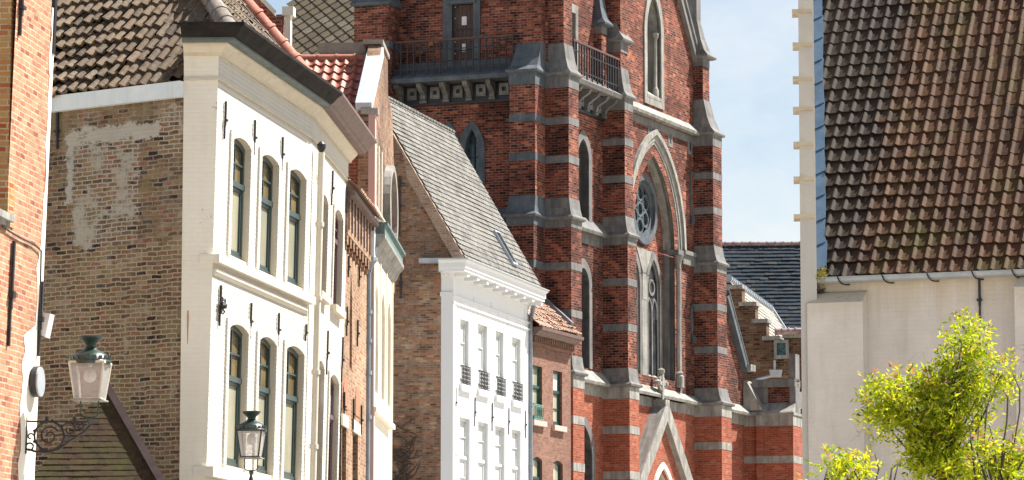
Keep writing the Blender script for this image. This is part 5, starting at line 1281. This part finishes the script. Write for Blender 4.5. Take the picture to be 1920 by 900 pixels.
# stepped parapet, seen along its length
az_g = 4.75; GP = Frame(at(1501, 520, 57.9), az_g, 0); 
P_ = MB(); Cp = MB(); vs = [412, 340, 275, 210, 153, 90, 28, -34, -95]
yb = 57.8; tE = V((1, 0, 0)); pit = R(52)
zprev = 0; y0 = 57.75
gv = azv(az_g)
zs = [at(1500, v, 58.2+i*.38).z for i, v in enumerate(vs)]
base = at(1501.5, 560, y0)
for i, z in enumerate(zs):
    a = base + gv*(.0 if i == 0 else .12+.38*i); a.z = 0; w = .262
    zb_ = 0 if i == 0 else zs[i-1]
    FRP = Frame(a, 92, 0)
    ww = w*(1-.0*i)
    def gbox(m_, x0, x1, za, zb2, y0_, y1_):
        q = [a+azv(92)*x0+gv*y0_, a+azv(92)*x1+gv*y0_, a+azv(92)*x1+gv*y1_, a+azv(92)*x0+gv*y1_]
        m_.hexa([p+Z*za for p in q], [p+Z*zb2 for p in q])
    gbox(P_, 0, ww, zb_-.05 if i else 0, z, 0, 8-.4*i)
    gbox(Cp, -.095-random.uniform(0, .02), ww-.03, z-.035, z+.025, -.07, .42)
P_.build('parapet', M['parapet'], EH); pieces(Cp, 'step_coping', stone('step_stone', (.5, .42, .3), (.6, .54, .42), (.3, .24, .17), .4), EH)
def ridgeprof(x):
    x = x % 1.0
    if x < .3: return .5+.5*cos(PI*x/.3)
    if x < .78: return .16*(x-.3)/.48
    k = (x-.78)/.22; return .16+.84*k*k*(3-2*k)
# roof
gR = (-E.n*cos(pit)+Z*sin(pit)).normalized(); OR = E.p(0, ze+.02, .12); nR0 = E.t.cross(gR)
gl = Frame(base+azv(92)*.262, az_g); gl.O.z = 0
hl = V((gl.t.x, gl.t.y, 0)); cutn = -V((gl.t.y, -gl.t.x, 0)); cutp = base+azv(92)*.262+V((.15, 0, 0))
eavedir = gR
bandn = gR.cross(nR0).normalized(); bandn = bandn if bandn.x > 0 else -bandn
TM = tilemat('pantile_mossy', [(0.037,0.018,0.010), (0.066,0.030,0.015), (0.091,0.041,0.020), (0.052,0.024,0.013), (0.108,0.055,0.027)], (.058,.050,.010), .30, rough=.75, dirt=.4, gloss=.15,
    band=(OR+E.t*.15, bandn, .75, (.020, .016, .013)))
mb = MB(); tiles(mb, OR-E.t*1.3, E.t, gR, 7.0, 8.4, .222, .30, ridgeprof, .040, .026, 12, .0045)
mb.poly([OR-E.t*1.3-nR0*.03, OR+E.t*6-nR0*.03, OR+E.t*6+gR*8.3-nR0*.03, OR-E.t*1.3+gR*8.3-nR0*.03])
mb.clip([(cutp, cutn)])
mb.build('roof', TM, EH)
mb = MB()
cL = base+azv(92)*.262
# lead strip lying on the roof along the parapet, in dressed sheets
def onroof(x, y):
    z = OR.z-(nR0.x*(x-OR.x)+nR0.y*(y-OR.y))/nR0.z; return V((x, y, z))
nsh = 18
for i in range(nsh):
    t0, t1 = i*.36+.2, (i+1)*.36+.22; 
    a, b = cL+gl.t*t0, cL+gl.t*t1; q = [onroof(a.x-.02, a.y), onroof(a.x+.17+random.uniform(-.015, .02), a.y), onroof(b.x+.17+random.uniform(-.015, .02), b.y), onroof(b.x-.02, b.y)]
    mb.hexa([p+nR0*.03 for p in q], [p+nR0*(.075-(.02 if k > 1 else 0)) for k, p in enumerate(q)])
mb.build('lead_flashing', M['lead_sky_tint'], EH)
bk = MB(); bk.poly([OR+E.t*6.5, OR+E.t*6.5+gR*8.3, OR+E.t*6.5+gR*8.3-Z*20, OR+E.t*6.5-Z*20])
bk.poly([OR+gR*8.3, OR+E.t*6.5+gR*8.3, OR+E.t*6.5+gR*8.3-E.n*5-Z*7, OR+gR*8.3-E.n*5-Z*7]); bk.build('rear_slope', TM, EH)
# weeds in the gutter end
random.seed(11)
mb = MB()
for i in range(420):
    c_ = E.p(random.uniform(-.1, .22), ze+random.gauss(.03, .06), random.uniform(.0, .25)); d_ = V((random.gauss(0, 1), random.gauss(0, 1), random.gauss(.6, .8))).normalized(); s_ = d_.cross(V((random.random(), random.random(), .3))).normalized()*.012
    mb.poly([c_-s_, c_+s_, c_+d_*.07], 0, random.random())
for i in range(160):
    c_ = E.p(random.uniform(-.05, .15), ze-.25+random.gauss(0, .12), random.uniform(.0, .1)); d_ = V((random.gauss(0, 1), random.gauss(0, 1), -.5)).normalized(); s_ = d_.cross(Z).normalized()*.02
    mb.poly([c_-s_, c_+s_, c_+d_*.07], 1, random.random())
tag(mb.build('weeds', [simple('weed_yellow', (.35, .32, .08), .8), simple('weed_brown', (.12, .06, .04), .9)], origin=E.p(.05, ze)), 'tuft of yellow and brown weeds growing in the left end of the zinc gutter', 'plant')

# ================================================================== trees
def leafmat(name, stops, trans=.5):
    t = NT(name); r = t.node('ShaderNodeAttribute', attribute_name='rnd').outputs['Fac']
    c = t.ramp(r, stops); t.out(c, .55, None, spec=.35)
    tr = t.node('ShaderNodeBsdfTranslucent', {'Color': t.mix(1.0, c, (1.25, 1.15, .45), 'MULTIPLY')}); mx = t.node('ShaderNodeMixShader', {0: trans})
    t.l.new(t.b.outputs[0], mx.inputs[1]); t.l.new(tr.outputs[0], mx.inputs[2]); t.l.new(mx.outputs[0], t.n['Material Output'].inputs['Surface']); return t.m
LEAF = leafmat('leaf_lime', [(0, (.05, .11, .006)), (.3, (.20, .30, .010)), (.65, (.42, .48, .018)), (.93, (.62, .58, .04)), (.96, (.36, .20, .08)), (1, (.34, .14, .08))])
BARK = plain('bark', (.05, .04, .03), (.10, .08, .06), 12, .9, .5)
def leaf(mb, c, d, L_, w, r):
    s = d.cross(V((random.gauss(0, 1), random.gauss(0, 1), random.gauss(0, 1)))).normalized()*w
    k = len(mb.v); mb.v += [c, c+d*L_*.45+s, c+d*L_, c+d*L_*.45-s]; mb.f.append([k, k+1, k+2, k+3]); mb.m.append(0); mb.r.append(r)
def spray(mb, p, d, n, L_, pal):
    """one pinnate leaf: leaflets along a short stalk"""
    side = d.cross(V((random.gauss(0, 1), random.gauss(0, 1), random.gauss(0, 1)))).normalized()
    for i in range(n):
        t = (i+1)/n; c = p+d*(.16*t)-Z*.03*t*t
        for sg in (-1, 1):
            leaf(mb, c, (side*sg+d*.7+V((random.gauss(0, .2), random.gauss(0, .2), random.gauss(-.15, .2)))).normalized(), L_*random.uniform(.5, 1.25), L_*.17, pal())
def tree(name, label, Y, blobs, trunk, seedn, dens=1.0, stems=()):
    random.seed(seedn); b0 = at(*trunk[0], Y); rt = thing(name, label, 'tree', (b0.x, b0.y, 0)); ppm = F/Y
    base = V((b0.x, b0.y, 0)); hub = at(*trunk[1], Y)
    mb = MB(); mb.tube([base, base*.5+V((hub.x, hub.y, hub.z))*.5+V((.05, .03, 0)), hub], [.11, .08, .045], 10); mb.build('trunk', BARK, rt, smooth=True)
    lb = MB(); br = MB()
    for (u, v, ru, rv, n) in blobs:
        c = at(u, v, Y); rx, rz_ = ru/ppm, rv/ppm; ry = max(rx, .25)*.9; c = c+V((0, random.uniform(-.12, .12), 0))
        mid = (hub+c)/2+V((random.gauss(0, .08), random.gauss(0, .08), -.05)); br.tube([hub, mid, c], [.018, .012, .006], 6)
        nsub = max(4, int(n/26)); ends = []
        for i in range(nsub):
            q = V((random.gauss(0, 1), random.gauss(0, 1), random.gauss(0, 1))).normalized()*random.uniform(.35, 1)**.5
            e_ = c+V((q.x*rx, q.y*ry, q.z*rz_)); ends.append(e_); m_ = (c+e_)/2+V((0, 0, -.03)); br.tube([c-Z*rz_*.3, m_, e_], [.006, .005, .003], 4)
        for i in range(int(n*dens)):
            e_ = random.choice(ends); q = V((random.gauss(0, 1), random.gauss(0, 1), random.gauss(0, 1)))*.075
            p = e_+q; d = (q.normalized()*.7+Z*random.uniform(.1, 1)+V((0, -.2, 0))).normalized()
            top = (p.z-(c.z-rz_))/(2*rz_); tip = top > .97 and random.random() < .5
            spray(lb, p, d, 3, .085, (lambda: random.uniform(.93, 1) if tip and random.random() < .4 else min(.94, max(0, random.gauss(.52, .24)))))
    br.build('branches', BARK, rt); lb.build('crown', LEAF, rt)
    if stems:
        for pts in stems: sm = MB(); sm.tube([at(u, v, Y-.3+.1*k) for k, (u, v) in enumerate(pts)], [.014]+[.010]*(len(pts)-2)+[.004], 6); sm.build('bare_stem', BARK, rt)

tree('leafy_tree', 'lime green leafy tree with tall narrow top in front of the cream wall', 42.0,
    [(1812, 618, 9, 15, 26), (1822, 645, 16, 15, 44), (1800, 652, 9, 11, 18), (1808, 675, 19, 15, 44), (1830, 690, 13, 12, 28), (1792, 702, 24, 18, 60), (1822, 722, 24, 18, 60), (1764, 712, 16, 14, 38), (1742, 726, 10, 10, 20),
     (1652, 740, 15, 14, 48), (1678, 757, 22, 18, 70), (1646, 778, 14, 16, 44), (1668, 792, 24, 16, 64), (1706, 752, 18, 18, 52), (1738, 764, 28, 24, 100), (1778, 758, 30, 28, 110), (1816, 764, 20, 24, 66), (1700, 790, 24, 18, 70), (1745, 800, 34, 22, 110),
     (1790, 804, 30, 26, 100), (1716, 826, 28, 20, 86), (1760, 838, 34, 22, 110), (1728, 858, 30, 18, 80), (1776, 872, 38, 22, 110), (1738, 888, 26, 18, 60), (1846, 716, 10, 10, 22), (1868, 732, 14, 13, 36), (1878, 702, 8, 9, 16), (1850, 745, 7, 7, 10), (1790, 905, 44, 20, 100)],
    [(1790, 1250), (1770, 905)], 5, 1.15)
tree('low_shrub', 'low lime green shrub tips rising at the bottom left of the cream wall', 40.0,
    [(1560, 890, 14, 12, 46), (1586, 898, 14, 10, 40), (1610, 884, 10, 12, 36), (1626, 897, 10, 9, 26)], [(1590, 1240), (1592, 915)], 6, 1.0,
    [[(1545, 905), (1550, 885), (1551, 878)], [(1625, 905), (1622, 868), (1628, 850)], [(1640, 910), (1648, 880), (1640, 850)], [(1668, 910), (1672, 880), (1690, 862)], [(1676, 905), (1684, 870)], [(1614, 905), (1600, 880), (1590, 870)]])
tree('young_tree', 'sparse yellow green young tree with tall bare stems at the lower right', 38.0,
    [(1852, 868, 22, 12, 50), (1890, 880, 24, 14, 60), (1912, 852, 12, 10, 28), (1835, 888, 20, 10, 40), (1870, 905, 34, 12, 70), (1915, 898, 16, 14, 40), (1862, 842, 10, 8, 16)], [(1880, 1230), (1872, 925)], 8, 1.0,
    [[(1885, 910), (1895, 880), (1902, 830), (1912, 770), (1912, 730), (1898, 698)], [(1878, 910), (1879, 850), (1888, 790), (1890, 745), (1880, 730)], [(1860, 905), (1844, 840), (1850, 770), (1858, 735)], [(1850, 905), (1832, 850), (1835, 800)], [(1868, 905), (1866, 840), (1854, 795)], [(1895, 905), (1920, 860), (1935, 840)], [(1830, 905), (1822, 840), (1818, 800)], [(1872, 900), (1884, 850), (1895, 832)]])

# ================================================================== light, sky, view
SA, SEL = R(66.5), R(54.5)
sd = V((sin(SA)*cos(SEL), cos(SA)*cos(SEL), sin(SEL)))
ld = bpy.data.lights.new('sun', 'SUN'); ld.energy = 5.0; ld.angle = R(.5); ld.color = (1, .95, .87)
lo = bpy.data.objects.new('sun', ld); COL.objects.link(lo); lo.rotation_euler = sd.to_track_quat('Z', 'Y').to_euler(); lo.location = (20, 0, 60)
w = bpy.data.worlds.new('World'); scene.world = w; w.use_nodes = True; nt = w.node_tree; nn = nt.nodes; ll = nt.links
sky = nn.new('ShaderNodeTexSky'); sky.sky_type = 'NISHITA'; sky.sun_disc = False; sky.sun_elevation = SEL; sky.sun_rotation = SA; sky.air_density = 1.0; sky.dust_density = .9; sky.ozone_density = 1.0
tc = nn.new('ShaderNodeTexCoord'); mp = nn.new('ShaderNodeMapping'); mp.inputs['Scale'].default_value = (4, 4, 7); ll.new(tc.outputs['Generated'], mp.inputs[0])
nz = nn.new('ShaderNodeTexNoise'); nz.inputs['Scale'].default_value = 2.2; nz.inputs['Detail'].default_value = 7; nz.inputs['Roughness'].default_value = .6; ll.new(mp.outputs[0], nz.inputs[0])
rp = nn.new('ShaderNodeValToRGB'); rp.color_ramp.elements[0].position = .46; rp.color_ramp.elements[1].position = .66; rp.color_ramp.elements[1].color = (.45, .45, .45, 1); ll.new(nz.outputs[0], rp.inputs[0])
mx = nn.new('ShaderNodeMix'); mx.data_type = 'RGBA'; ll.new(rp.outputs[0], mx.inputs[0]); ll.new(sky.outputs[0], mx.inputs[6]); mx.inputs[7].default_value = (7.4, 7.3, 7.2, 1); rp.color_ramp.elements[0].color = (.08, .08, .08, 1)
m2 = nn.new('ShaderNodeMix'); m2.data_type = 'RGBA'; m2.blend_type = 'MULTIPLY'; m2.inputs[0].default_value = 1; m2.inputs[7].default_value = (1.03, .99, .95, 1); ll.new(mx.outputs[2], m2.inputs[6]); ll.new(m2.outputs[2], nn['Background'].inputs[0]); nn['Background'].inputs[1].default_value = .056
scene.view_settings.view_transform = 'Standard'; scene.view_settings.look = 'None'; scene.view_settings.exposure = 1.46; scene.view_settings.gamma = 1
scene.render.engine = 'CYCLES'
scene.cycles.max_bounces = 8; scene.cycles.diffuse_bounces = 4
